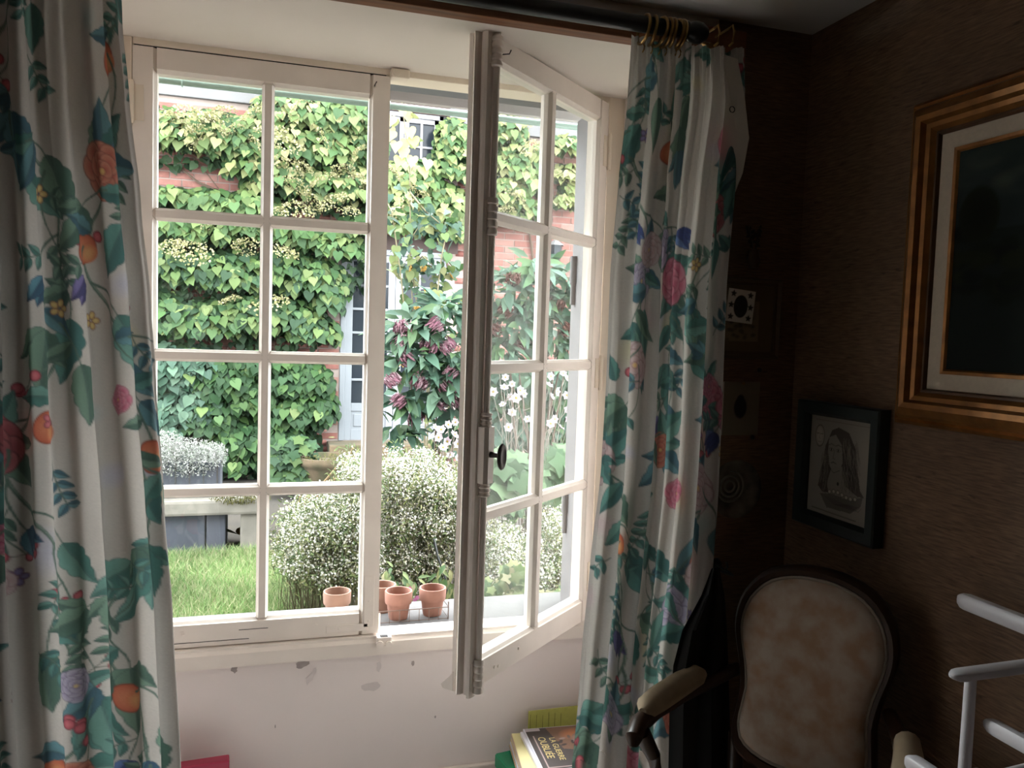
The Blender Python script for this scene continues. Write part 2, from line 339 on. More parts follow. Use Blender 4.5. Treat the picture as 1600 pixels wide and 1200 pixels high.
# ------------------------------------------------------------------ the two casements
ROWS = [1.894, 1.4885, 1.0835]; PT, PB = 2.290, 0.690; CT = 0.045; CW = 0.7235
US0, UM, US1 = 0.063, 0.366, 0.662          # pane edge of the hinge stile, middle bar, pane edge of the free stile
def casement(root, s):
    """local: hinge line at x=0, free edge at x=s*CW, room face y=0, outside y=CT"""
    f = lambda a, b, t: (s*a, b, t)
    g = lambda a, b, t: (s*t, b, a)
    def stile(u0, u1, side):
        if side == 0: poly = [(u0, 0), (u1-.010, 0), (u1-.008, .004), (u1, .012), (u1, CT), (u0, CT)]
        else: poly = [(u0, .012), (u0+.008, .004), (u0+.010, 0), (u1, 0), (u1, CT), (u0, CT)]
        return MB().prism(poly, ZB, ZT, f).build('stile', M['white'], root)
    stile(0, US0, 0); stile(US1, CW, 1)
    for z0, z1, side in ((PT, ZT, 0), (ZB, PB, 1)):
        if side == 0: poly = [(z0, .012), (z0+.008, .004), (z0+.010, 0), (z1, 0), (z1, CT), (z0, CT)]
        else: poly = [(z0, 0), (z1-.010, 0), (z1-.008, .004), (z1, .012), (z1, CT), (z0, CT)]
        MB().prism(poly, US0, US1, g).build('rail', M['white'], root)
    sec = [(-.010, .001), (.010, .001), (.0125, .005), (.018, .012), (.018, .026), (.009, .042), (-.009, .042), (-.018, .026), (-.018, .012), (-.0125, .005)]
    MB().prism([(UM+a, b) for a, b in sec], PB-.002, PT+.002, f).build('muntin', M['white'], root)
    for z in ROWS:
        MB().prism([(z+a, b+.0004) for a, b in sec], US0-.002, US1+.002, g).build('muntin', M['white'], root)
    jl = MB()
    for z in ROWS+[PT, PB]:                 # hairline coped joints where the bars meet
        for u, d in ((US0, 1), (UM-.018, -1), (UM+.018, 1), (US1, -1)):
            for e in ((-1, 1) if z in ROWS else ((-1,) if z == PT else (1,))):
                zc_ = z+e*(.018 if z in ROWS else 0); jl.tube([(s*u, .010, zc_), (s*(u-d*.006), .003, zc_-e*.006), (s*(u-d*.010), .0002, zc_-e*.013)], .0005, 4)
    jl.build('joint_lines', M['chip'], root)
    zz = [PT]+[v for z in ROWS for v in (z+.018, z-.018)]+[PB]
    for i in range(4):
        for u0, u1 in ((US0, UM-.018), (UM+.018, US1)):
            x0, x1 = sorted((s*(u0-.004), s*(u1+.004)))
            MB().box(x0, x1, .0215, .0245, zz[2*i+1]-.004, zz[2*i]+.004).build('pane', M['glass'], root)
    # weather bar outside at the foot
    MB().prism([(ZB-.004, CT), (ZB+.050, CT), (ZB+.034, CT+.012), (ZB+.006, CT+.040), (ZB-.004, CT+.034)], 0.02, CW+.012, g).build('weather_bar', M['white'], root)
    for z in (2.20, 1.46, .76):
        p = MB(); p.lathe([(0, -.055), (.006, -.06), (.008, -.052), (.008, .052), (.006, .06), (0, .055)], (-s*.002, -.006, z), 10)
        p.box(min(0, s*.030), max(0, s*.030), -.0025, .001, z-.05, z+.05).build('hinge', M['cream'], root, smooth=True)
w2 = empty('window_2', (XH0, 0, 0), label='closed left casement with eight panes and white glazing bars', cat='casement', kind='structure')
casement(w2, 1)
# flat angle plate, screws, small pull marks of the closed casement
pl = MB(); pl.cbox(.676, .708, -.0025, .001, .635, .800, .002); pl.cbox(.560, .690, -.0025, .001, .624, .648, .002); pl.build('angle_plate', M['white'], w2)
for u, z in ((.692, .785), (.692, .72), (.692, .655), (.60, .636), (.53, .655), (.14, .66), (.142, .652)):
    MB().lathe([(0, -.004), (.004, -.0035), (.0045, 0)], (u, 0, z), 10, 'y').build('screw', M['white'], w2)
for u0, u1, z in ((.30, .385, .655), (.05, .33, .626)):
    MB().box(u0, u1, -.0012, .001, z, z+.0014).build('paint_crack', M['dark'], w2)
hk = MB(); hk.tube([(.676, 0, 2.325), (.676, -.012, 2.326), (.680, -.016, 2.334)], .0016, 6).build('nail_hook', M['iron'], w2)
MB().box(XH0+.004, .325, .003, .03, ZT, ZT+.0045).build('shadow_gap_strip', M['dark'], w1, o1)  # dark strip standing in for the shaded gap above the closed casement
OPEN = R(41.0)
w3 = empty('window_3', (XH1, 0, 0), OPEN, label='right casement standing open into the room with espagnolette rod', cat='casement', kind='structure')
casement(w3, -1)
E1 = -CW
# rounded meeting edge (mouton) and its fillets along the free edge
MB().prism([(0, .000), (.012, .000), (.012, .008), (.006, .010), (.006, .014), (.018, .017), (.024, .0225), (.018, .029), (.006, .032), (.006, .036), (.010, .038), (.010, .050), (0, .050)], ZB-.004, ZT+.002, lambda a, b, t: (E1-a, b, t)).build('meeting_edge', M['white'], w3)
MB().prism([(-.040, 0), (.012, 0), (.010, -.008), (-.004, -.011), (-.036, -.008)], ZB-.012, ZT+.012, lambda a, b, t: (E1-a, b, t)).build('cover_strip', M['white'], w3)
xr = E1+.016                                # espagnolette rod line
MB().tube([(xr, -.020, ZB+.010), (xr, -.020, ZT-.006)], .0085, 12).build('espagnolette_rod', M['white'], w3, smooth=True)
def guide(z, h=.052, r=.0155):
    p = MB(); n = 6; prof = [(0, -h)]
    for i in range(5):
        a = -h+2*h*i/5; prof += [(r*.82, a+.001), (r, a+.004), (r, a+2*h/5-.006), (r*.82, a+2*h/5-.001)]
    prof += [(0, h)]; p.lathe(prof, (xr, -.019, z), 14); p.box(xr-.020, xr+.020, -.012, .0, z-h*.8, z+h*.8)
    p.build('rod_guide', M['white'], w3, smooth=True)
guide(1.885, .050); guide(2.305, .040); guide(ZB+.045, .048)
for z in (1.345, 1.175):
    guide(z, .028, .0175)
hb = MB(); hb.prism([(-.022, 0), (-.022, -.030), (-.012, -.038), (.014, -.038), (.024, -.026), (.024, 0)], 1.185, 1.335, lambda a, b, t: (xr+a, b, t))
hbo = hb.build('handle_box', M['white'], w3)
kn = MB(); zk = 1.262
kn.lathe([(0, -.034), (.0085, -.036), (.0075, -.046), (.0065, -.060), (.0075, -.066)], (xr, 0, zk), 14, 'y')
kno = kn.build('handle_stem', M['iron'], hbo, smooth=True)
ov = MB(); prof = [(0, -.066), (.016, -.066), (.021, -.069), (.023, -.073), (.021, -.077), (.016, -.0785), (.012, -.0765), (0, -.0765)]
ov.lathe(prof, (0, 0, 0), 28, 'y'); ov.v = [(xr+a*.85, b, zk-.002+c*1.55) for a, b, c in ov.v]
ov.build('knob', M['iron'], hbo, smooth=True)
MB().tube([(E1+.070, 0, 2.318), (E1+.070, -.022, 2.316), (E1+.072, -.026, 2.326)], .0016, 6).build('nail_hook', M['iron'], w3)
for u, z in ((.47, .652), (.60, .640), (.58, .636)):
    MB().lathe([(0, -.004), (.004, -.0035), (.0045, 0)], (-u, 0, z), 10, 'y').build('screw', M['white'], w3)

# ------------------------------------------------------------------ flat print on geometry: a small painter for vertex colours
class Paint:
    def __init__(s, w, h, res, base):
        s.w, s.h, s.res = w, h, res; s.nx = int(round(w/res))+1; s.ny = int(round(h/res))+1
        s.x = np.linspace(0, w, s.nx); s.y = np.linspace(0, h, s.ny)
        s.a = np.ones((s.ny, s.nx, 3))*lin(base)
    def win(s, x0, x1, y0, y1):
        i0 = max(0, int(x0/s.res)-1); i1 = min(s.nx, int(x1/s.res)+3); j0 = max(0, int(y0/s.res)-1); j1 = min(s.ny, int(y1/s.res)+3)
        if i0 >= i1 or j0 >= j1: return None
        X, Y = np.meshgrid(s.x[i0:i1], s.y[j0:j1]); return (slice(j0, j1), slice(i0, i1)), X, Y
    def put(s, sl, mask, c):
        c = np.asarray(c, float); m = np.clip(mask, 0, 1)[..., None]; s.a[sl] = s.a[sl]*(1-m)+c*m
    def ell(s, cx, cy, rx, ry, ang, c0, c1=None, line=None, lw=.12, alpha=1.0):
        r = max(rx, ry)*1.1; w = s.win(cx-r, cx+r, cy-r, cy+r)
        if w is None: return
        sl, X, Y = w; ca, sa = math.cos(ang), math.sin(ang); dx, dy = X-cx, Y-cy
        q = np.sqrt(((dx*ca+dy*sa)/rx)**2+((-dx*sa+dy*ca)/ry)**2)
        aa = s.res/min(rx, ry); m = (1-q)/aa+.5
        c0 = lin(c0); c1 = c0 if c1 is None else lin(c1)
        col = c0+(c1-c0)*np.clip(q, 0, 1)[..., None]**1.5
        if line is not None:
            lm = np.clip((q-(1-lw))/aa+.5, 0, 1)[..., None]; col = col*(1-lm)+lin(line)*lm
        s.put(sl, m*alpha, col)
    def leaf(s, x, y, ang, L, W, c0, c1, line, jag=0.0, alpha=1.0, bend=0.0):
        r = L*1.15; w = s.win(x-r, x+r, y-r, y+r)
        if w is None: return
        sl, X, Y = w; ca, sa = math.cos(ang), math.sin(ang); u = ((X-x)*ca+(Y-y)*sa)/L; v = -(X-x)*sa+(Y-y)*ca
        v = v-bend*L*np.clip(u, 0, 1)**2
        t = np.clip(u, 0, 1); hw = W*(np.sin(math.pi*t**.75)**.9)*(1-.25*t)
        if jag: hw = hw*(1+jag*np.abs(np.sin(t*math.pi*4.5))-jag*.5)
        d = hw-np.abs(v); m = d/s.res+.5; m = np.where((u > 0) & (u < 1), m, 0)
        side = np.clip(v/(.2*W)+.5, 0, 1)[..., None]
        col = lin(c0)*(1-side)+lin(c1)*side
        col = col*(.82+.35*np.abs(v/(W+1e-6)))[..., None]
        rib = np.clip(1-np.abs(v)/(s.res*.9), 0, 1)[..., None]*.55*(t < .92)[..., None]; col = col*(1-rib)+lin(line)*rib
        edge = np.clip(1-d/(s.res*1.25), 0, 1)[..., None]*.7; col = col*(1-edge)+lin(line)*edge
        s.put(sl, m*alpha, col)
    def line(s, pts, wd, c, alpha=1.0, taper=False):
        c = lin(c); n = len(pts)-1
        for i in range(n):
            (x0, y0), (x1, y1) = pts[i], pts[i+1]; k = wd*(1-.6*i/n) if taper else wd
            p = k+s.res*2; w = s.win(min(x0, x1)-p, max(x0, x1)+p, min(y0, y1)-p, max(y0, y1)+p)
            if w is None: continue
            sl, X, Y = w; dx, dy = x1-x0, y1-y0; L2 = dx*dx+dy*dy+1e-12
            t = np.clip(((X-x0)*dx+(Y-y0)*dy)/L2, 0, 1); d = np.hypot(X-x0-t*dx, Y-y0-t*dy)
            s.put(sl, ((k/2-d)/s.res+.5)*alpha, c)
    def poly(s, pts, c, alpha=1.0, c2=None):
        P = np.array(pts); w = s.win(P[:, 0].min(), P[:, 0].max(), P[:, 1].min(), P[:, 1].max())
        if w is None: return
        sl, X, Y = w; ins = np.zeros(X.shape, bool); n = len(P)
        for i in range(n):
            x0, y0 = P[i]; x1, y1 = P[(i+1) % n]
            if y0 == y1: continue
            ins ^= ((y0 > Y) != (y1 > Y)) & (X < (x1-x0)*(Y-y0)/(y1-y0)+x0)
        col = lin(c)
        if c2 is not None:
            t = ((Y-P[:, 1].min())/(np.ptp(P[:, 1])+1e-9))[..., None]; col = col*(1-t)+lin(c2)*t
        s.put(sl, ins*alpha, col)
    def flat(s, name, fn, material):
        """a sheet of this print; fn(x, y) -> world coordinates"""
        X, Y = np.meshgrid(s.x, s.y); V = np.stack(fn(X, Y), -1).reshape(-1, 3)
        i = np.arange(s.nx*s.ny).reshape(s.ny, s.nx); F = np.stack([i[:-1, :-1], i[:-1, 1:], i[1:, 1:], i[1:, :-1]], -1).reshape(-1, 4)
        return np_mesh(name, V, F, material, s.a.reshape(-1, 3), smooth=True)

def chintz(w, h, res, seed):
    """printed cotton: winding vines, teal leaves, peonies and small blossoms on off-white"""
    BASE = (208, 201, 193)
    q = random.Random(seed); P = Paint(w, h, res, BASE); G = 1.7
    TE = [((52, 112, 110), (92, 152, 144)), ((64, 124, 116), (112, 164, 152)), ((56, 106, 124), (98, 150, 160)), ((70, 110, 96), (118, 154, 134))]
    LN = (50, 82, 86)
    for _ in range(int(w*h*18)):          # pale washes
        c = q.choice([(210, 190, 190), (198, 196, 208), (212, 202, 172), (192, 202, 198)])
        P.ell(q.uniform(0, w), q.uniform(0, h), q.uniform(.03, .07), q.uniform(.02, .05), q.uniform(0, 3), c, BASE, alpha=.7)
    def big_leaf(x, y, a, L):
        L = L*G
        c = q.choice(TE); k = q.random()
        if k < .45:
            P.leaf(x, y, a, L, L*.27, c[0], c[1], LN, jag=.18, bend=q.uniform(-.2, .2))
        elif k < .75:                      # lobed
            for da, f in ((.75, .68), (-.75, .68), (0, 1)): P.leaf(x, y, a+da, L*f, L*.22*f+.004, c[0], c[1], LN, jag=.15)
        else:
            P.leaf(x, y, a, L*1.05, L*.24, c[0], c[1], LN, bend=q.uniform(-.3, .3))
    def sprig(x, y, a, n=4):
        e = .014*G; x1, y1 = x, y; c = q.choice(TE)
        for i in range(n):
            P.line([(x1, y1), (x1+e*math.cos(a), y1+e*math.sin(a))], .003, (84, 112, 102)); x1 += e*math.cos(a); y1 += e*math.sin(a)
            for sd in (-1, 1): P.leaf(x1, y1, a+sd*1.0, .02*G, .006*G, c[0], c[1], LN)
            a += q.uniform(-.25, .25)
    def peony(x, y, Rr, pal):
        o, i_, l = pal; Rr = Rr*G
        for ring, (n, rr, pr) in enumerate(((8, .68, .42), (6, .40, .36), (4, .18, .28))):
            a0 = q.uniform(0, 6)
            for j in range(n):
                a = a0+2*math.pi*j/n+q.uniform(-.15, .15)
                P.ell(x+Rr*rr*math.cos(a), y+Rr*rr*math.sin(a), Rr*pr*1.1, Rr*pr*.8, a+math.pi/2, i_, o, l, .10)
        P.ell(x, y, Rr*.16, Rr*.16, 0, (236, 200, 120), i_, l, .2)
    PINK = ((220, 154, 170), (196, 92, 122), (150, 66, 92)); CORAL = ((214, 146, 122), (190, 98, 80), (140, 70, 60)); LAV = ((196, 188, 202), (166, 154, 182), (112, 100, 132)); PALE = ((210, 194, 192), (204, 172, 172), (160, 122, 128)); RED = ((196, 112, 116), (160, 66, 80), (114, 46, 60))
    def bell(x, y, a, c0, c1):
        for j in (-.5, 0, .5): P.leaf(x, y, a+j*.7, .038*G, .011*G, c0, c1, (24, 34, 84), jag=.1)
    vines = []
    nv = max(2, int(round(w/.26)))
    for v in range(nv):
        x0 = (v+.5)*w/nv; ph = q.uniform(0, 6); pts = []; y = -.05
        while y < h+.1:
            pts.append((x0+.075*math.sin(y*7.5+ph)+.03*math.sin(y*17+ph*2), y)); y += .012
        P.line(pts, .0068, (86, 116, 104)); P.line([(a+.0012, b) for a, b in pts], .0016, (148, 168, 152)); vines.append(pts)
        i = q.randint(2, 5); sd = 1
        while i < len(pts)-2:
            (xa, ya), (xb, yb) = pts[i-1], pts[i+1]; ta = math.atan2(yb-ya, xb-xa); a = ta+sd*q.uniform(.5, 1.1); L = q.uniform(.04, .095)*1.4; sh = [pts[i]]
            for _ in range(6):
                a -= sd*q.uniform(-.02, .28); x, y = sh[-1]; sh.append((x+L/6*math.cos(a), y+L/6*math.sin(a)))
            P.line(sh, .0055, (86, 116, 104), taper=True); x, y = sh[-1]; k = q.random()
            if k < .40:
                big_leaf(x, y, a, q.uniform(.055, .095))
                if q.random() < .7: big_leaf(sh[3][0], sh[3][1], a-sd*1.1, q.uniform(.04, .065))
            elif k < .58:
                pal = q.choice([PINK, PINK, PINK, CORAL, LAV, PALE, RED])
                for _ in range(3): big_leaf(x, y, q.uniform(0, 6.3), q.uniform(.055, .08))
                peony(x+.02*math.cos(a), y+.02*math.sin(a), q.uniform(.026, .040), pal)
            elif k < .68:
                b = q.choice([((44, 70, 138), (96, 128, 184)), ((60, 60, 120), (130, 120, 180)), ((30, 90, 120), (90, 150, 170))])
                bell(x, y, a, *b); sprig(sh[3][0], sh[3][1], a+1.0, 3)
            elif k < .78:
                for _ in range(q.randint(3, 6)):
                    bx, by = x+q.uniform(-.036, .036), y+q.uniform(-.036, .036); P.line([(x, y), (bx, by)], .0018, (96, 110, 96))
                    P.ell(bx, by, .012, .012, 0, (224, 120, 128), (190, 60, 84), (130, 40, 60), .2)
            elif k < .86:
                P.ell(x, y, .036, .028, a, (228, 140, 100), (204, 92, 62), (150, 66, 46), .08); P.ell(x+.013, y+.008, .022, .018, a, (236, 178, 120), (220, 120, 80)); big_leaf(sh[2][0], sh[2][1], a+1.3, .05)
            else:
                sprig(x, y, a, q.randint(3, 5)); sprig(sh[2][0], sh[2][1], a-sd*.9, 3)
            i += q.randint(4, 6); sd = -sd
    for _ in range(int(w*h*22)):           # scattered little blossoms, outline flowers and loose leaves
        x, y = q.uniform(0, w), q.uniform(0, h); k = q.random()
        if k < .3:
            c = q.choice([((224, 130, 140), (196, 70, 92)), ((150, 140, 186), (100, 96, 160)), ((236, 208, 140), (220, 170, 90))])
            for j in range(5): P.ell(x+.011*math.cos(j*1.257), y+.011*math.sin(j*1.257), .009, .007, j*1.257, c[0], c[1], (110, 60, 80), .2)
        elif k < .6: sprig(x, y, q.uniform(0, 6.3), q.randint(2, 4))
        elif k < .75: peony(x, y, q.uniform(.018, .028), q.choice([LAV, PALE, PINK]))
        else: big_leaf(x, y, q.uniform(0, 6.3), q.uniform(.03, .055))
    P.a = P.a*.9+lin(BASE)*.1; P.a *= .68
    P.a *= (1+.02*np.random.default_rng(seed).standard_normal(P.a.shape[:2]))[..., None]
    return P

def spline(zs, vs):
    zs = np.array(zs); vs = np.array(vs); o = np.argsort(zs); zs, vs = zs[o], vs[o]
    def f(z):
        z = np.asarray(z, float); i = np.clip(np.searchsorted(zs, z)-1, 0, len(zs)-2); t = np.clip((z-zs[i])/(zs[i+1]-zs[i]), 0, 1); t = t*t*(3-2*t)*.5+t*.5
        return vs[i]+(vs[i+1]-vs[i])*t
    return f
def curtain(name, label, left, right, W, nf, seed, Y0, ztop, zlow, amp, flat_edge, b, tilt=0.0):
    res = .0027; YW = WF-.009
    L = [at(px, py, Y=YW if flat_edge > 0 else Y0) for px, py in left]; Rr = [at(px, py, Y=Y0 if flat_edge > 0 else YW) for px, py in right]
    fl = spline([p[2] for p in L], [p[0] for p in L]); fr = spline([p[2] for p in Rr], [p[0] for p in Rr])
    ph = np.random.default_rng(seed).uniform(0, 6, 6)
    def shape(u, H):
        Z = ztop-H; xl, xr_ = fl(Z), fr(Z); k = np.clip(H/1.3, 0, 1)
        warp = .55*np.sin(u*7.0+ph[0])+.35*np.sin(u*15+ph[1])+(.30*np.sin(H*2.1+u*4+ph[2])+.18*np.sin(H*4.3-u*9+ph[3]))*(.35+k)
        phi = 2*math.pi*nf*u+warp*1.25
        c = np.cos(phi); prof = np.sign(c)*np.abs(c)**.75          # broad crowns, narrow valleys
        A = amp*(.62+.38*np.sin(u*11+ph[4]))*(.55+.6*k)
        fine = .0035*np.sin(phi*2.7+ph[5]+H*5)*(1-k*.6)+.006*np.sin(H*6+u*20)*k*.5
        A = A*np.where(flat_edge > 0, 1-.55*np.clip((u-.72)/.2, 0, 1), 1-.55*np.clip((.28-u)/.2, 0, 1))
        ret = np.clip((u-.80)/.2, 0, 1) if flat_edge < 0 else np.clip((.14-u)/.14, 0, 1)      # outer edge returns to the wall
        ret = ret*ret*(3-2*ret); Y = (Y0-A*prof+fine)*(1-ret)+ret*(YW+.003*np.sin(phi)); span = xr_-xl
        return xl+span*u+b*span/nf*np.sin(2*phi)*np.clip(A/amp, 0, 1)*.5, Y, Z, xl, xr_
    tg = np.linspace(0, 1, 4000); gx_, gy__, *_ = shape(tg, np.full(4000, .75)); cum = np.concatenate([[0], np.cumsum(np.hypot(np.diff(gx_), np.diff(gy__)))])
    W = float(cum[-1]); P = chintz(W, ztop-zlow, res, seed)               # print laid out along the cloth, not along the rod
    U = np.interp(P.x, cum, tg); S, H = np.meshgrid(P.x, P.y); u = np.meshgrid(U, P.y)[0]
    X, Y, Z, xl, xr_ = shape(u, H)
    heading = np.clip(1-H/.10, 0, 1); Y = Y+heading*.004*np.sin(S*420)
    V = np.stack([X, Y, Z], -1); i = np.arange(P.nx*P.ny).reshape(P.ny, P.nx)
    F = np.stack([i[:-1, :-1], i[:-1, 1:], i[1:, 1:], i[1:, :-1]], -1).reshape(-1, 4)
    base = (float((xl[-1, 0]+xr_[-1, 0])/2), Y0, 0.0)
    root = empty(name, base, label=label, cat='curtain')
    me = np_mesh('curtain_panel', V.reshape(-1, 3)-np.array(base), F, M['curtain'], P.a.reshape(-1, 3), smooth=True)
    link('curtain_panel', me, root)
    # the part below, down to the floor, same cloth
    row = V[-1, ::4]; colr = P.a[-60:, ::4][::-1]; n = len(row); zz = np.linspace(zlow, .015, 60)
    V2 = np.repeat(row[None], 60, 0).copy(); V2[:, :, 2] = zz[:, None]
    j = np.arange(n*60).reshape(60, n); F2 = np.stack([j[:-1, :-1], j[:-1, 1:], j[1:, 1:], j[1:, :-1]], -1).reshape(-1, 4)
    link('curtain_hem', np_mesh('curtain_hem', V2.reshape(-1, 3)-np.array(base), F2, M['curtain'], colr.reshape(-1, 3), smooth=True), root)
    return root, base
CY = -0.695
cl, clb = curtain('floral_curtain', 'floral chintz curtain hanging at the left of the window', [(-190, 0), (-190, 600), (-190, 1230)],
    [(190, -40), (192, 30), (203, 150), (222, 320), (238, 470), (247, 600), (260, 780), (272, 960), (287, 1230)], 1.55, 7.5, 21, CY, 2.315, .52, .054, 1, .42)
crr, crb = curtain('floral_curtain', 'floral chintz curtain hanging at the right of the window above the paper stack', [(985, 58), (978, 160), (964, 290), (952, 430), (946, 580), (938, 730), (922, 880), (906, 1040), (888, 1230)],
    [(1148, 80), (1152, 180), (1138, 300), (1124, 450), (1117, 600), (1108, 760), (1100, 860), (1092, 940), (1086, 1010), (1084, 1230)], 1.45, 7.5, 8, CY+.01, 2.315, .50, .046, -1, .42)
# turned-out corner of the right curtain showing its pale lining
fp = [at(px, py, Y=CY+d) for px, py, d in ((1128, 84, .0), (1152, 92, -.02), (1163, 150, -.05), (1170, 215, -.055), (1160, 270, -.04), (1140, 320, 0), (1128, 345, .03), (1122, 230, .03), (1124, 150, .02))]
cc = np.mean(fp, 0)+np.array([0, -.022, 0]); fm = MB(); fm.add([cc]+fp+[p+np.array([.004, .004, 0]) for p in fp], [(0, i+1, (i+1) % 9+1) for i in range(9)]+[(i+1, i+10, (i+1) % 9+10, (i+1) % 9+1) for i in range(9)])
fm.build('turned_corner', M['lining'], crr, crb, smooth=True)
rp = at(1144, 171, Y=CY-.075); MB().tube([(rp[0]+.007*math.cos(a), rp[1], rp[2]+.007*math.sin(a)) for a in np.linspace(0, 2*math.pi, 14)[:-1]], .0013, 6, True).build('lining_ring', M['iron'], crr, crb)

# ------------------------------------------------------------------ rod, rings, bracket
RY = -0.705; rz = at(1000, 37, Y=RY)[2]; rxe = at(1066, 50, Y=RY)[0]
rod = empty('curtain_rod', (.3, RY, rz), label='black curtain rod under the ceiling above the window', cat='curtain rod')
ro = (.3, RY, rz)
MB().tube([(-1.2, RY, rz), (rxe, RY, rz)], .0195, 18).build('rod_tube', M['black'], rod, ro, smooth=True)
MB().lathe([(0, .06), (.016, .055), (.025, .040), (.027, .028), (.024, .014), (.016, .004), (.024, 0), (.024, -.012), (.0195, -.016)], (rxe+.01, RY, rz), 20, 'x').build('finial', M['black'], rod, ro, smooth=True)
for bxx in (at(1112, 50, Y=RY)[0], -0.62):
    b = MB(); b.tube([(bxx, WF, rz-.01), (bxx, RY+.03, rz-.012), (bxx, RY, rz-.026)], .007, 8); b.cbox(bxx-.014, bxx+.014, WF-.006, WF, rz-.05, rz+.03)
    b.build('bracket', M['brass'], rod, ro)
ordn = ['first', 'second', 'third', 'fourth', 'fifth', 'sixth', 'seventh', 'eighth', 'ninth', 'tenth']
RINGS = [(at(px, 44, Y=RY)[0], i, 'left', 'right') for i, px in enumerate((1006, 1019, 1031, 1041, 1049, 1056, 1063))]+[(-.70+i*.075, i, 'left', 'left') for i in range(6)]
for (x, i, _, side) in RINGS:
    rr = .033; tl = .25*math.sin(i*2.1)
    ring = empty('curtain_ring', (x, RY, rz-.012), label='%s brass ring from the left on the rod over the %s curtain' % (ordn[i], side), cat='curtain ring', group='rings of the %s curtain' % side)
    MB().tube([(tl*rr*math.cos(a)*.6+.004*math.sin(a), rr*math.cos(a), rr*math.sin(a)) for a in np.linspace(0, 2*math.pi, 25)[:-1]], .0042, 8, True).build('hoop', M['brass'], ring, smooth=True)
    MB().tube([(0, 0, -rr), (.002, -.004, -rr-.008), (.0, -.006, -rr-.016), (0, .002, -rr-.020)], .0018, 6).build('eye_hook', M['brass'], ring)
for i, px in enumerate((1116, 1139)):
    c = at(px, 60, Y=CY+.03)
    MBh = MB(); MBh.tube([(0, 0, .025), (.004, -.010, .030), (.006, -.014, .014), (.004, -.012, -.014), (0, -.002, -.02)], .003, 8)
    h = empty('curtain_hook', (c[0], c[1], c[2]), label=['brass hook beside the rod end above the right curtain', 'outermost brass hook near the corner above the turned curtain edge'][i], cat='hook')
    MBh.build('hook_wire', M['brass'], h, smooth=True); MB().tube([(0, 0, .025), (0, .10, .028)], .003, 6).build('shank', M['brass'], h)
    MB().lathe([(0, .1), (.012, .1), (.012, .106), (0, .106)], (0, 0, .028), 10, 'y').build('rose', M['brass'], h)

# ------------------------------------------------------------------ pictures
def frame_on_wall(name, fn, w, h, prof, label, cat='picture'):
    """fn(u, v, d): wall position u to the right, v up, d out from the wall. prof: list of (inset, depth) bands with material"""
    base = fn(w/2, 0, 0); root = empty(name, base, label=label, cat=cat)
    cs = lambda t: [(t, t), (w-t, t), (w-t, h-t), (t, h-t)]
    for (nm, pts, mm) in prof:
        for k in range(4):
            vs = []; n = len(pts)
            for (t, d) in pts: vs.append(fn(*cs(t)[k], d))
            for (t, d) in pts: vs.append(fn(*cs(t)[(k+1) % 4], d))
            m = MB(); m.add(vs, [(i, i+1, n+i+1, n+i) for i in range(n-1)]+[(n-1, 0, n, 2*n-1)])
            m.build(nm, mm, root, base)
    return root, base
fr_ = lambda y0, z0: (lambda u, v, d: (WX-d, y0-u, z0+v))          # right wall
fn_ = lambda x0, z0: (lambda u, v, d: (x0+u, WF-d, z0+v))          # niche wall
# large gilt framed painting
pw, ph_ = .92, .735; f = fr_(-.972, 1.403)
big, bb = frame_on_wall('painting', f, pw, ph_, [('frame_rail', [(0, 0), (0, .016), (.008, .024), (.014, .020), (.022, .034), (.040, .046), (.052, .044), (.058, .032), (.068, .030), (.078, .018), (.078, 0)], M['gold']),
    ('inner_moulding', [(.077, 0), (.077, .021), (.082, .021), (.086, .014), (.086, 0)], M['golddark']), ('liner', [(.084, 0), (.084, .013), (.122, .011), (.122, 0)], M['liner']), ('slip', [(.121, 0), (.121, .014), (.128, .013), (.132, .009), (.132, 0)], M['gold'])], 'large painting of a dark landscape in a gilt frame on the papered wall')
P = Paint(pw-.26, ph_-.26, .006, (26, 32, 30)); q = random.Random(5)
P.poly([(0, .30), (pw, .30), (pw, ph_), (0, ph_)], (34, 42, 42), c2=(54, 66, 64))
for _ in range(40): P.ell(q.uniform(0, .7), q.uniform(.33, .5), q.uniform(.03, .09), q.uniform(.01, .025), q.uniform(-.1, .1), q.choice([(46, 56, 54), (40, 48, 48), (62, 70, 64)]), alpha=.4)
for _ in range(120): P.ell(q.uniform(0, .7), q.uniform(.18, .33)*q.uniform(.8, 1), q.uniform(.01, .04), q.uniform(.008, .022), 0, q.choice([(20, 26, 18), (28, 32, 20), (16, 20, 18)]), alpha=.8)
for x in (.06, .42, .55): P.ell(x, .33, .05, .06, 0, (18, 22, 16), (26, 30, 20))
g = lambda X, Y: (WX-.008+0*X, -.972-.13-X, 1.403+.13+Y)
me = P.flat('canvas', lambda X, Y: tuple(a-b for a, b in zip(g(X, Y), bb)), M['vc_gloss']); link('canvas', me, big)
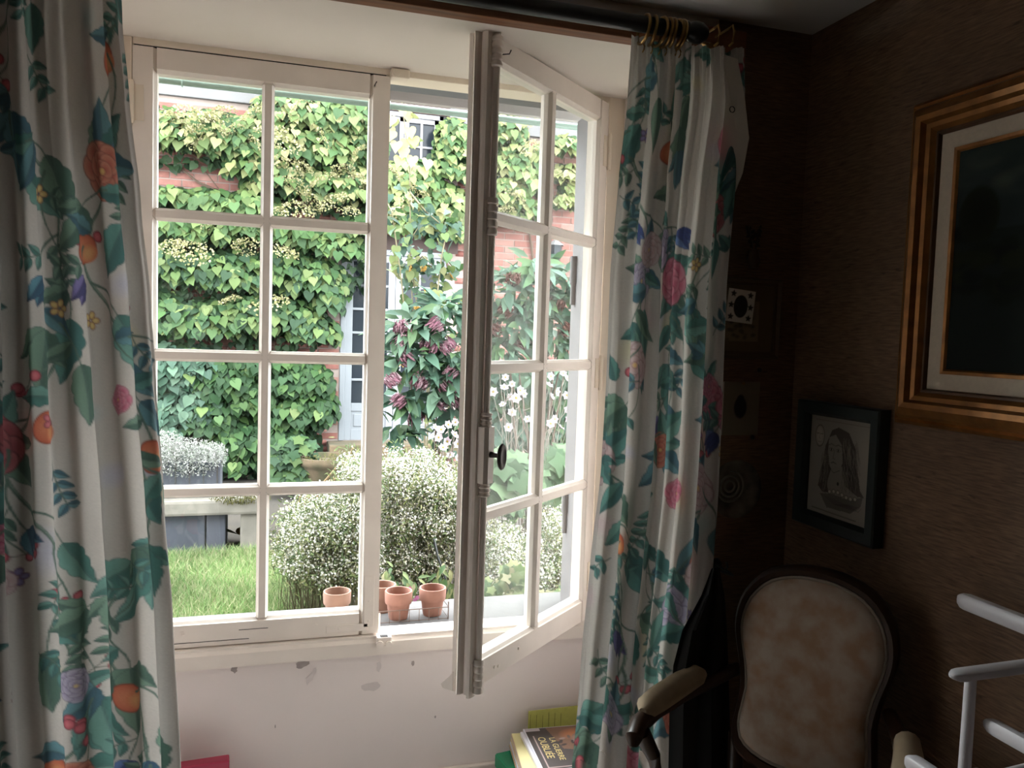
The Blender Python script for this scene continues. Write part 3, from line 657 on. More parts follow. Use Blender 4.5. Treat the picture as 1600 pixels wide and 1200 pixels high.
# engraving of a woman in a dark green frame
f = fr_(-.630, 1.090); ew, eh = .312, .338
eng, eb = frame_on_wall('engraving', f, ew, eh, [('frame_rail', [(0, 0), (0, .030), (.004, .034), (.030, .032), (.038, .020), (.038, 0)], M['frame_green'])], 'engraving of a long haired woman in a dark green frame on the right wall')
P = Paint(ew-.074, eh-.074, .0017, (160, 154, 142)); w_, h_ = ew-.074, eh-.074; q = random.Random(9); ink = (46, 42, 38)
P.poly([(.004, .004), (w_-.004, .004), (w_-.004, h_-.004), (.004, h_-.004)], (154, 148, 136))
P.line([(.02, h_-.012), (w_-.01, h_-.012)], .0012, (120, 112, 100)); P.line([(.02, .012), (w_*.8, .010)], .003, ink, .6)
P.ell(.038, h_-.055, .019, .030, 0, (190, 182, 168), (160, 150, 138), (90, 84, 76), .1); 
for dx in (-.008, .007): P.line([(.038+dx-.005, h_-.05), (.038+dx+.005, h_-.049)], .002, ink, .8)
P.line([(.038, h_-.05), (.036, h_-.062), (.040, h_-.063)], .0012, ink, .7); P.line([(.032, h_-.071), (.044, h_-.071)], .0015, ink, .7)
P.poly([(.085, h_-.035), (.11, h_-.025), (.15, h_-.035), (.178, h_-.075), (.184, .15), (.20, .09), (.215, .075), (.06, .06), (.04, .075), (.055, .12), (.062, h_-.08)], (84, 76, 68))       # hair
P.poly([(.075, h_-.055), (.10, h_-.045), (.125, h_-.07), (.132, .15), (.120, .125), (.10, .118), (.082, .135), (.074, .17)], (150, 144, 132))                                              # face
P.poly([(.09, .13), (.135, .14), (.150, .09), (.20, .07), (.16, .045), (.09, .05), (.075, .085)], (146, 140, 128))                                                                       # neck
P.poly([(.05, .055), (.10, .062), (.16, .058), (.212, .076), (.205, .05), (.17, .025), (.08, .022)], (104, 98, 90))                                                                    # gown
for _ in range(170):
    x0 = q.uniform(.13, .18); y0 = q.uniform(.12, h_-.05); P.line([(x0, y0), (x0+q.uniform(-.004, .010), y0-.02), (x0+q.uniform(0, .02), y0-.045)], .0014, q.choice([ink, ink, (150, 140, 128)]), .6)
for _ in range(90):
    x0 = q.uniform(.052, .078); y0 = q.uniform(.09, h_-.09); P.line([(x0, y0), (x0+q.uniform(-.012, .004), y0-.03)], .0014, q.choice([ink, (150, 140, 128)]), .6)
for ex in (.086, .112):
    P.ell(ex, .178, .008, .0042, 0, (225, 218, 204), (150, 140, 130), ink, .25); P.ell(ex, .178, .003, .0035, 0, ink); P.line([(ex-.011, .189), (ex, .193), (ex+.011, .190)], .0018, ink, .8)
P.line([(.098, .178), (.094, .156), (.102, .154)], .0015, ink, .8); P.line([(.088, .143), (.096, .146), (.108, .143)], .0024, ink, .8); P.line([(.08, .13), (.10, .118), (.122, .128)], .0018, ink, .7)
for i in range(7): P.ell(.088+i*.016, .066+.004*math.sin(i), .007, .006, 0, (205, 198, 182), (150, 142, 130), ink, .2)
P.ell(.118, .092, .004, .005, 0, ink)
for i in range(9): P.line([(.07+i*.012, .052-i*.001), (.11+i*.011, .035), (.16+i*.006, .046)], .0014, ink, .6)
me = P.flat('print_sheet', lambda X, Y: (WX-.012+0*X-eb[0], -.630-.037-X-eb[1], 1.090+.037+Y-eb[2]), M['vc']); link('print_sheet', me, eng)
# small framed picture behind the curtain edge on the niche wall, with a card tucked in front
f = fn_(1.150, 1.535)
sm, sb = frame_on_wall('framed_picture', f, .215, .222, [('frame_rail', [(0, 0), (0, .014), (.004, .018), (.012, .012), (.020, .012), (.020, 0)], M['frame_wood'])], 'small wooden framed picture hanging behind the right curtain edge', 'picture')
P = Paint(.177, .184, .003, (104, 88, 62)); P.poly([(.02, .03), (.13, .03), (.13, .14), (.02, .14)], (132, 118, 92))
for _ in range(30): P.ell(q.uniform(.03, .12), q.uniform(.03, .1), .008, .006, 0, q.choice([(90, 82, 60), (110, 96, 70)]), alpha=.6)
link('print_sheet', P.flat('print_sheet', lambda X, Y: (1.169+X-sb[0], WF-.006+0*X-sb[1], 1.554+Y-sb[2]), M['vc']), sm)
P = Paint(.084, .090, .0018, (214, 208, 194)); P.ell(.042, .044, .022, .031, 0, (44, 44, 40), (54, 52, 46), (40, 38, 34), .1)
for x, y in ((.014, .014), (.07, .014), (.012, .046), (.073, .044), (.016, .077), (.069, .077)):
    for j in range(5): P.leaf(x, y, j*1.257+.3, .010, .003, (58, 54, 46), (70, 66, 54), (40, 38, 34))
c0 = at(1134, 503, Y=WF-.022); card = empty('greeting_card', (c0[0]+.04, WF-.022, c0[2]), label='white card with a dark oval portrait and corner flowers tucked in the frame', cat='card')
card.rotation_euler = (0, R(5), 0)
MB().box(-.042, .042, 0, .0015, 0, .09).build('card_stock', M['liner'], card)
link('card_face', P.flat('card_face', lambda X, Y: (X-.042, -.0005+0*X, Y), M['vc']), card)
# sheet with a dark oval silhouette
c0 = at(1127, 680, Y=WF); P = Paint(.115, .150, .003, (116, 104, 86)); P.ell(.055, .078, .020, .030, 0, (34, 30, 26)); P.ell(.055, .10, .012, .014, 0, (34, 30, 26))
sh = empty('silhouette_print', (c0[0]+.057, WF, c0[2]), label='pinned paper with a dark oval silhouette on the niche wall', cat='print')
MB().box(-.0575, .0575, -.002, 0, 0, .150).build('paper', M['liner'], sh)
link('print_face', P.flat('print_face', lambda X, Y: (X-.0575, -.0028+0*X, Y), M['vc']), sh)
MB().lathe([(0, -.012), (.004, -.011), (.004, -.004), (0, -.002)], (0, 0, .146), 10, 'y').build('pin', M['brass'], sh)
# decorative plate on the niche wall
c0 = at(1146, 763, Y=WF-.01); pr = .081
plt_ = empty('wall_plate', (c0[0], WF, c0[2]), label='round dark decorated plate hanging on the niche wall', cat='plate')
MB().lathe([(0, -.006), (.045, -.006), (.055, -.010), (pr, -.020), (pr+.001, -.022), (pr-.002, -.0225), (.056, -.013), (.046, -.0095), (0, -.0095)], (0, 0, 0), 40, 'y').build('plate_body', mat('plate_glaze', (58, 56, 52), .25, var=(16, .5), rgb2=(122, 114, 100)), plt_, smooth=True)
dm = MB()
for i in range(3): dm.lathe([(.012+.014*i, -.0098), (.014+.014*i, -.0110), (.017+.014*i, -.0110), (.019+.014*i, -.0098)], (-.012, 0, .006), 20, 'y')
dm.build('plate_motif', mat('plate_motif_paint', (132, 126, 112), .3, var=(30, .6)), plt_)
# dried sprig in a wall vase
c0 = at(1178, 402, Y=WF-.03); sp = empty('dried_sprig', (c0[0], WF-.03, c0[2]-.03), label='dark dried sprig in a small wall vase above the framed picture', cat='sprig')
MB().lathe([(0, 0), (.012, .002), (.018, .02), (.012, .045), (.015, .05), (.010, .048)], (0, 0, 0), 14).build('vase', M['golddark'], sp, smooth=True)
MB().tube([(0, 0, .03), (0, .032, .03)], .004, 6).build('wall_pin', M['iron'], sp)
q = random.Random(4); st = MB(); lv = MB()
for i in range(7):
    a = q.uniform(-1.0, 1.0); e = (math.sin(a)*.06, q.uniform(-.025, .01), .05+math.cos(a)*.055); st.tube([(0, 0, .03), (e[0]*.4, e[1]*.5, .06), e], .0013, 5)
    for t in (.5, .7, .85, 1):
        c = np.array([0, 0, .03])+(np.array(e)-np.array([0, 0, .03]))*t; d = np.array([math.cos(q.uniform(0, 6)), -.2, math.sin(q.uniform(0, 6))])*.013; s_ = np.array([-d[2], 0, d[0]])*.35
        lv.add([c, c+d*.5+s_, c+d, c+d*.5-s_], [(0, 1, 2, 3)])
st.build('stem', M['walnut'], sp); lv.build('dried_leaf_cluster', mat('dried_leaf', (46, 44, 34), .9), sp)
# tieback hook and nails
c0 = at(1118, 882, Y=WF); th = empty('tieback_hook', (c0[0], WF, c0[2]), label='small metal tieback hook on the wall beside the right curtain', cat='hook')
MB().lathe([(0, -.008), (.016, -.007), (.018, 0)], (0, 0, 0), 14, 'y').build('back_plate', M['iron'], th, smooth=True)
MB().tube([(0, 0, 0), (0, -.03, 0), (.004, -.045, -.006), (.006, -.05, .008), (.006, -.045, .02)], .0035, 8).build('hook_arm', M['iron'], th, smooth=True)
dc = empty('dark_cloth', (c0[0]-.03, WF-.225, .30), label='dark cloth hanging below the tieback hook beside the right curtain', cat='cloth')
gl = [(1112, 888), (1096, 930), (1066, 985), (1052, 1040), (1046, 1110), (1044, 1215)]; gr = [(1124, 888), (1132, 930), (1136, 985), (1138, 1040), (1140, 1110), (1142, 1215)]
vs = []; nn = 14
for (a, b_), (c_, d_) in zip(gl, gr):
    for j in range(nn):
        t = j/(nn-1); vs.append(at(a+(c_-a)*t, b_, Y=WF-.225-.016*math.sin(t*14+b_*.004)))
m = MB(); m.add(vs, [(i*nn+j, i*nn+j+1, (i+1)*nn+j+1, (i+1)*nn+j) for i in range(len(gl)-1) for j in range(nn-1)])
m.build('cloth_drape', mat('dark_wool', (26, 28, 28), .95), dc, (c0[0]-.03, WF-.225, .30), smooth=True)
MB().tube([(c0[0], WF-.05, c0[2]), (c0[0], WF-.09, c0[2]-.004), at(1118, 890, Y=WF-.225)], .003, 6).build('loop', M['black'], dc, (c0[0]-.03, WF-.225, .30))
for i, (px, py, lb) in enumerate(((1174, 683, 'small dark nail below the silhouette print'), (1185, 578, 'small dark nail below the wooden picture frame'))):
    c0 = at(px, py, Y=WF); tag(MB().lathe([(0, -.009), (.006, -.008), (.007, -.005), (.002, -.004), (.002, 0)], tuple(c0), 10, 'y').build('nail', M['iron']), lb, 'nail')

# ------------------------------------------------------------------ armchair in the corner
ch = empty('armchair', (1.026, -1.085, 0), R(-56), label='carved walnut armchair with pale floral upholstery in the dark corner', cat='armchair')
UPH = mat('faded_floral_upholstery', (184, 172, 158), 0.9, var=(22, .3, .35), rgb2=(168, 138, 112), bump=(140, .15))
UPH2 = mat('armrest_velvet', (168, 150, 124), 0.9, var=(40, .15))
def outline(n=64):                          # back panel seen from the front: (x, z)
    key = [(0, .0), (.085, .003), (.148, .030), (.165, .075), (.160, .130), (.156, .180), (.166, .240), (.182, .300), (.186, .350), (.170, .410), (.125, .462), (.060, .487), (0, .492)]
    pts = key+[(-x, z) for x, z in key[-2:0:-1]]; P_ = np.array(pts); m = len(P_); out = []
    for i in range(n):                      # Catmull-Rom
        t = i*m/n; j = int(t); f_ = t-j; p0, p1, p2, p3 = (P_[(j+k_) % m] for k_ in (-1, 0, 1, 2))
        out.append(.5*((2*p1)+(-p0+p2)*f_+(2*p0-5*p1+4*p2-p3)*f_**2+(-p0+3*p1-3*p2+p3)*f_**3))
    return np.array(out)
OUT = outline()*.9; ZB0 = .575
def back_pt(x, z, d): return (x, .215+.17*(z)+.10*(-x*x)*2-d, ZB0+z)
cz = np.array([0, .25])
def rings(scales, depths):
    m = MB(); vs = []; n = len(OUT)
    for s_, d in zip(scales, depths):
        for p in OUT:
            c_ = cz+(p-cz)*s_; vs.append(back_pt(c_[0], c_[1], d))
    fs = [(i*n+j, i*n+(j+1) % n, (i+1)*n+(j+1) % n, (i+1)*n+j) for i in range(len(scales)-1) for j in range(n)]
    m.add(vs, fs); return m, n
m_, n_ = rings([1.0, .995, .97, .9, .7, .4, .0], [0, .012, .022, .030, .038, .042, .043]); m_.build('back_cushion', UPH, ch, (0, 0, 0), smooth=True)
MB().tube([back_pt(*(cz+(p-cz)*1.0), .014) for p in OUT], .0045, 6, True).build('piping', mat('grey_braid', (150, 142, 130), .9), ch, smooth=True)
m_, n_ = rings([1.0, 1.03, 1.09, 1.13, 1.14, 1.12, 1.0, .3, .02], [.002, .016, .018, .008, -.010, -.024, -.030, -.032, -.032]); m_.build('back_frame', M['walnut'], ch, (0, 0, 0), smooth=True)
# seat, rails, cabriole legs
st = []; sq = [(-.24, -.24), (-.12, -.262), (0, -.268), (.12, -.262), (.24, -.24), (.255, -.20), (.20, .19), (.17, .21), (-.17, .21), (-.20, .19), (-.255, -.20)]
m_ = MB(); n = len(sq); vs = []
for s_, z in ((.98, .385), (1.0, .40), (1.0, .430), (.95, .452), (.75, .470), (.4, .478), (.02, .480)): vs += [(x*s_, y*s_, z) for x, y in sq]
m_.add(vs, [(i*n+j, i*n+(j+1) % n, (i+1)*n+(j+1) % n, (i+1)*n+j) for i in range(6) for j in range(n)]); m_.build('seat_cushion', UPH, ch, smooth=True)
m_ = MB(); vs = [(x*s_, y*s_, z) for s_, z in ((1.0, .315), (1.06, .32), (1.07, .36), (1.04, .398), (.96, .398)) for x, y in sq]
m_.add(vs, [(i*n+j, i*n+(j+1) % n, (i+1)*n+(j+1) % n, (i+1)*n+j) for i in range(4) for j in range(n)]+[tuple(range(n))]); m_.build('seat_rail', M['walnut'], ch, smooth=True)
for sx, sy, bx_, by_ in ((-1, -1, .235, .225), (1, -1, .235, .225), (-1, 1, .17, .19), (1, 1, .17, .19)):
    MB().tube([(sx*bx_, sy*by_, .36), (sx*(bx_+.016), sy*(by_+.014), .29), (sx*(bx_+.006), sy*(by_+.004), .18), (sx*(bx_-.012), sy*(by_-.01), .07), (sx*(bx_+.006), sy*(by_+.01), .02), (sx*(bx_+.018), sy*(by_+.02), .0)], [.030, .034, .022, .015, .016, .018], 10).build('leg', M['walnut'], ch, smooth=True)
for sx in (-1, 1):
    MB().tube([(sx*.165, .235, .36), (sx*.162, .235, .50), (sx*.168, .240, .60)], [.022, .020, .018], 10).build('back_post', M['walnut'], ch, smooth=True)
    arm = [(sx*.178, .262, .755), (sx*.215, .20, .735), (sx*.255, .10, .715), (sx*.272, 0, .705), (sx*.270, -.075, .700), (sx*.258, -.115, .690), (sx*.255, -.120, .672)]
    ao = MB().tube(arm, [.016, .018, .020, .021, .022, .020, .010], 10).build('arm', M['walnut'], ch, smooth=True)
    MB().tube([(sx*.255, -.085, .69), (sx*.240, -.055, .63), (sx*.225, -.045, .56), (sx*.232, -.075, .48), (sx*.240, -.100, .39)], [.020, .017, .018, .022, .026], 10).build('arm_support', M['walnut'], ch, smooth=True)
    MB().tube([(sx*.232, .175, .752), (sx*.240, .155, .752), (sx*.256, .10, .742), (sx*.270, .02, .730), (sx*.272, -.035, .726), (sx*.271, -.055, .722)], [.012, .026, .030, .031, .027, .010], 12).build('arm_pad', UPH2, ao, smooth=True)

# ------------------------------------------------------------------ white wooden rack by the right wall
p2 = at(1475, 1042, X=1.12); pp = at(1519, 1050, X=1.145); b1 = at(1497, 935, X=1.365); b3 = at(1526, 1124, X=1.16); b4 = at(1412, 1186, X=.98)
rk = empty('wooden_rack', (1.25, -1.75, 0), label='white painted wooden rack with rounded rails beside the right wall', cat='rack'); rko = (1.25, -1.75, 0)
zt = p2[2]
def rail(name, p0, p1, w, t, axis):
    m = MB(); n = 10; a0, a1 = p0, p1
    c = np.array(p0); e = np.array(p1); L = np.linalg.norm(e-c); d = (e-c)/L
    pts = []; rs = []
    for k_, f_ in ((0, .25), (.004, .6), (.012, .9), (.022, 1.0)): pts.append(c+d*k_); rs.append(f_)
    pts.append(e); rs.append(1.0)
    vs = []; side = np.cross(d, [0, 0, 1.0]); up = np.array([0, 0, 1.0])
    for p, f_ in zip(pts, rs):
        for j in range(12):
            a = 2*math.pi*j/12; ca = math.copysign(abs(math.cos(a))**.6, math.cos(a)); sa = math.copysign(abs(math.sin(a))**.6, math.sin(a))
            vs.append(p+f_*(side*ca*w/2+up*sa*t/2))
    m.add(vs, [(i*12+j, i*12+(j+1) % 12, (i+1)*12+(j+1) % 12, (i+1)*12+j) for i in range(4) for j in range(12)]+[tuple(range(12)), tuple(range(48, 60))[::-1]])
    return m.build(name, M['rack'], rk, rko, smooth=True)
rail('top_rail', (1.365, b1[1], zt+.035), (1.365, -2.25, zt+.035), .026, .034, 'y')
rail('arm_rail', (1.10, pp[1]-.02+.02, zt), (1.375, pp[1], zt+.004), .030, .018, 'x')
rail('arm_rail', (1.10, -2.16, zt), (1.375, -2.16, zt+.004), .030, .018, 'x')
for px_, py_ in ((1.143, pp[1]), (1.143, -2.16), (1.365, pp[1]-.0), (1.365, -2.16)):
    MB().tube([(px_, py_, 0), (px_, py_, zt*.5), (px_, py_, zt-.004 if px_ < 1.3 else zt+.022)], [.013, .012, .0095], 12).build('post', M['rack'], rk, rko, smooth=True)
z3 = b3[2]
rail('seat_slat', (1.165, pp[1]-.012, z3), (1.165, -2.15, z3), .020, .026, 'y')
MB().cbox(1.18, 1.40, -2.14, pp[1]-.06, z3-.012, z3+.004, .004).build('shelf_board', M['rack'], rk, rko)
MB().cbox(1.392, 1.402, -2.14, pp[1]-.08, z3-.30, z3-.012, .003).build('side_panel', M['rack'], rk, rko)
rail('lower_dowel', (1.15, pp[1]-.010, z3-.082), (1.15, -2.15, z3-.082), .016, .016, 'y')
rail('front_rail', (.985, b4[1], b4[2]), (.985, -2.15, b4[2]), .026, .028, 'y')
for yy in (pp[1]-.12, -2.12):
    MB().tube([(.985, yy, b4[2]), (1.143, yy, b4[2]+.01)], .010, 10).build('link_dowel', M['rack'], rk, rko, smooth=True)
for yy in (pp[1], -2.16):
    MB().tube([(1.143, yy, .12), (1.365, yy, .12)], .009, 10).build('stretcher', M['rack'], rk, rko, smooth=True)

# ------------------------------------------------------------------ paper stack on the floor and red box file
def sheet_mat(c, nm, r=.6, var=None): return mat(nm, c, r, var=var)
YL, BG, GN, GR = sheet_mat((196, 196, 104), 'yellow_green_card', var=(60, .1)), sheet_mat((206, 184, 152), 'kraft_paper'), sheet_mat((20, 140, 98), 'green_plastic', .35), sheet_mat((214, 216, 226), 'white_paper')
PY = sheet_mat((228, 220, 162), 'pale_yellow_paper'); WH = sheet_mat((226, 226, 236), 'magazine_paper', .35); DK = sheet_mat((66, 60, 58), 'dark_cover', .3)
mx_, my_, mz_ = .905, -.235, .300           # top magazine centre
def leafbox(name, label, cat, cx, cy, z0, w, d, h, rz, material, group=None, extra=None):
    o = empty(name, (cx, cy, z0), rz, label, cat, group)
    b = MB().cbox(-w/2, w/2, -d/2, d/2, 0, h, .0015).build('body', material, o)
    return o
z = 0.0
lay = [('box_file', 'grey box file at the bottom of the paper stack', 'box file', .90, -.25, .30, .34, .112, 4, sheet_mat((150, 150, 160), 'grey_board')),
       ('document_folder', 'white document folder under the green binder', 'folder', .885, -.235, .30, .31, .050, -6, GR),
       ('ring_binder', 'green plastic binder sticking out of the paper stack', 'binder', .878, -.205, .27, .30, .045, 9, GN),
       ('paper_folder', 'bulging kraft paper folder with a pale yellow sheet in the stack', 'folder', .885, -.228, .26, .31, .050, -8, BG),
       ('magazine', 'plain white magazine under the top magazine', 'magazine', .905, -.235, .225, .295, .014, -3, WH)]
for nm, lb, ct, cx, cy, w, d, h, rzz, mm in lay:
    o = leafbox(nm, lb, ct, cx, cy, z, w, d, h, R(rzz), mm); z += h
    if nm == 'paper_folder':
        MB().box(-w/2+.002, -w/2+.055, -d/2-.004, d/2-.004, h, h+.0012).build('loose_sheet', PY, o); z += .0014
        for k_ in range(4): MB().cbox(-w/2-.006+.002*k_, w/2, -d/2-.003, d/2, .006+k_*.010, .012+k_*.010, .001).build('page_bundle', [BG, GR][k_ % 2], o)
    if nm == 'ring_binder':
        MB().cbox(-w/2-.004, -w/2+.01, -d/2, d/2, .002, h-.002, .003).build('spine', GN, o)
mg = empty('magazine', (mx_, my_, z), R(-4), 'dark covered magazine with gold title on top of the paper stack', 'magazine')
MB().cbox(-.105, .105, -.148, .148, 0, .007, .001).build('pages', WH, mg)
P = Paint(.202, .288, .002, (70, 63, 60)); q = random.Random(12)
P.poly([(.095, .15), (.202, .12), (.202, .288), (.07, .288)], (122, 92, 74)); P.ell(.15, .24, .05, .035, .3, (186, 122, 84), (132, 96, 78)); P.ell(.17, .21, .03, .03, .3, (176, 140, 120), (140, 110, 98), alpha=.8)
for _ in range(14): P.ell(q.uniform(.09, .2), q.uniform(.14, .22), .012, .006, q.uniform(0, 3), q.choice([(150, 130, 124), (60, 50, 48), (110, 92, 86)]), alpha=.7)
P.poly([(.0, .272), (.05, .272), (.05, .288), (0, .288)], (190, 180, 184))
P.line([(.018, .05), (.018, .24)], .003, (206, 180, 176)); P.line([(.018, .05), (.12, .05)], .003, (206, 180, 176))
P.poly([(0, 0), (.202, 0), (.202, .042), (0, .036)], (206, 206, 218)); P.poly([(.10, .042), (.202, .036), (.202, .052), (.10, .05)], (90, 78, 82)); P.ell(.19, .07, .014, .02, .2, (214, 190, 170))
link('cover', P.flat('cover', lambda X, Y: (X-.101, Y-.144, .0076+0*X), M['vc']), mg)
def text(body, size, loc, rot, parent, m, name='title_lettering'):
    cu_ = bpy.data.curves.new('t', 'FONT'); cu_.body = body; cu_.size = size; cu_.extrude = .0002
    to = bpy.data.objects.new('t', cu_); COL.objects.link(to); bpy.context.view_layer.update()
    me_ = bpy.data.meshes.new_from_object(to); bpy.data.objects.remove(to); me_.materials.append(m)
    o = link(name, me_, parent); o.location = loc; o.rotation_euler = rot; return o
GT = sheet_mat((216, 196, 132), 'gold_print')
text('LA GUERRE', .027, (-.036, .078, .0082), (0, 0, R(-90)), mg, GT); text('OUBLI\u00c9E', .034, (-.072, .086, .0082), (0, 0, R(-90)), mg, GT)
z += .0085
gs = empty('paper_sheet', (.93, -.03, z-.12), 0, 'yellow green ruled sheet standing behind the paper stack', 'paper')
yt = at(836, 1110, Y=-.03)
gz = yt[2]
gs.location = (.95, -.03, gz-.35)
MB().box(-.105, .105, -.001, .001, 0, .35).build('sheet', YL, gs)
for k_ in range(6): MB().box(-.098+k_*.022, -.0972+k_*.022, -.0016, .0, .25, .338-.004*(k_ % 3)).build('ruled_line', M['dark'], gs)
rb = empty('red_book', (-.19, -.10, 0), R(4), 'red book edge standing on the floor below the left curtain', 'book')
rt = at(315, 1190, Y=-.10)
MB().cbox(-.13, .085, -.02, .02, 0, rt[2], .004).build('cover', sheet_mat((168, 48, 78), 'red_cloth', .5), rb)
MB().box(-.125, .080, -.015, .015, rt[2]-.002, rt[2]+.0005).build('page_edge', sheet_mat((150, 44, 70), 'red_page_edge'), rb)
# ================================================================== outside
# eave of this house above the window
gy = .63; gz = at(650, 170, Y=gy)[2]
struct('trim_3', MB().cbox(-3.2, 4.2, .28, .60, gz+.085, gz+.11, .004), M['eavegrey'], 'grey soffit board under the eave outside', 'eave board')
struct('trim_5', MB().cbox(-3.2, 4.2, .575, .60, gz+.008, gz+.085, .004), M['eave'], 'stained white fascia board of the eave outside', 'eave board')
gt = empty('gutter', (.5, gy, gz), label='grey green rain gutter pipe along the eave outside', cat='gutter')
MB().tube([(-3.2, gy, gz), (4.2, gy, gz)], .013, 12).build('gutter_pipe', M['gutter'], gt, (.5, gy, gz), smooth=True)
for x in (-.32, .42, 1.2): MB().tube([(x, gy+.0155*math.cos(a), gz+.0155*math.sin(a)) for a in np.linspace(0, 2*math.pi, 17)[:-1]], .003, 6, True).build('pipe_clip', M['gutter'], gt, (.5, gy, gz))
# ground
struct('floor_garden', MB().box(-9, 14, .28, 9, -.12, -.02), M['soil'], 'garden soil between the two houses', 'ground')
struct('floor_lawn', MB().prism([(-6, .5), (.55, .5), (.35, 2.0), (.15, 2.9), (-.05, 3.22), (-6, 3.22)], -.02, 0.0, lambda a, b, t: (a, b, t)), M['turf'], 'shaggy green lawn in front of the stone slab', 'lawn')
YF = 6.3
# garden facade
fx0, fx1, fz1 = -5.0, 8.5, at(246, 148, Y=YF)[2]
DX0, DX1, DZ0, DZ1 = at(531, 560, Y=YF)[0], at(697, 560, Y=YF)[0], at(531, 688, Y=YF)[2], at(533, 386, Y=YF)[2]
UX0, UX1, UZ0, UZ1 = 0.92, at(692, 230, Y=YF)[0], 3.02, at(650, 178, Y=YF)[2]
fm = MB()
fm.box(fx0, DX0, YF, YF+.3, -.05, fz1); fm.box(DX1, fx1, YF, YF+.3, -.05, fz1); fm.box(DX0, DX1, YF, YF+.3, DZ1, UZ0); fm.box(DX0, DX1, YF, YF+.3, -.05, DZ0-.0)
fm.box(DX0, UX0, YF, YF+.3, UZ0, fz1); fm.box(UX1, DX1, YF, YF+.3, UZ0, fz1); fm.box(UX0, UX1, YF, YF+.3, UZ1, max(fz1, UZ1+.01)) if UZ1 < fz1 else None
wg = struct('wall_garden', fm, M['mortar'], 'red brick house front across the garden overgrown with climbers', 'wall')
struct('trim_6', MB().cbox(fx0, UX0-.10, YF-.05, YF+.3, fz1, fz1+.30, .01), M['render'], 'grey rendered cornice band left on the brick house', 'cornice')
struct('trim_7', MB().cbox(UX1+.06, fx1, YF-.05, YF+.3, fz1-.02, fz1+.30, .01), M['render'], 'grey rendered cornice band right on the brick house', 'cornice')
struct('roof_garden', MB().prism([(YF-.25, fz1+.30), (YF-.25, fz1+.35), (YF+3, fz1+1.6), (YF+3, fz1+1.5)], fx0, fx1, lambda a, b, t: (t, a, b)), M['tiles'], 'dark roof of the brick house across the garden', 'roof')
# bricks: the ones that show are objects of their own
CH, BL, J = .076, .228, .013
bmesh_ = []
for i, m in enumerate(M['brick']):
    b = MB().box(-(BL-J)/2, (BL-J)/2, -.009, .03, -(CH-J)/2, (CH-J)/2); me = bpy.data.meshes.new('brick'); me.from_pydata(b.v, [], b.f); me.materials.append(m); bmesh_.append(me)
SHOW = [(244, 140, 425, 200), (244, 262, 400, 306), (430, 258, 470, 280), (500, 425, 534, 700), (858, 185, 925, 440), (770, 360, 850, 420), (700, 430, 722, 500), (345, 470, 420, 560), (600, 370, 720, 392), (830, 220, 870, 300)]
rng = random.Random(11); rv = []; rf = []; rmi = []; cnt = 0; r_ = 0; zc = CH/2
while zc < fz1-CH/2+.01:
    x = fx0+(BL/2 if r_ % 2 else 0)
    while x < fx1:
        inopen = (DX0-.02 < x+BL/2-.03 and x-BL/2+.03 < DX1+.02 and DZ0-.05 < zc < DZ1+.02) or (UX0-.02 < x+BL/2-.03 and x-BL/2+.03 < UX1+.02 and UZ0 < zc < UZ1+.05)
        if not inopen and -2.2 < x < 5.2:
            px, py = proj((x, YF, zc)); vis = any(a <= px <= c and b <= py <= d for a, b, c, d in SHOW)
            k = rng.choice((0, 0, 1, 1, 2)); dy = rng.uniform(-.003, .003)
            if vis and cnt < 295:
                o = bpy.data.objects.new('brick', bmesh_[k]); COL.objects.link(o); o.parent = wg; o.location = (x, YF+dy, zc); cnt += 1
            else:
                n = len(rv); h_, l_ = (CH-J)/2, (BL-J)/2
                rv += [(x+sx*l_, YF+dy+(-.009 if fr0 else .03), zc+sz*h_) for fr0 in (1, 0) for sx, sz in ((-1, -1), (1, -1), (1, 1), (-1, 1))]
                rf += [(n, n+1, n+2, n+3), (n, n+4, n+5, n+1), (n+1, n+5, n+6, n+2), (n+2, n+6, n+7, n+3), (n+3, n+7, n+4, n)]; rmi += [k]*5
        x += BL
    zc += CH; r_ += 1
tag(link('brickwork', np_mesh('brickwork', rv, rf, M['brick'], mi=rmi), wg), kind='stuff')
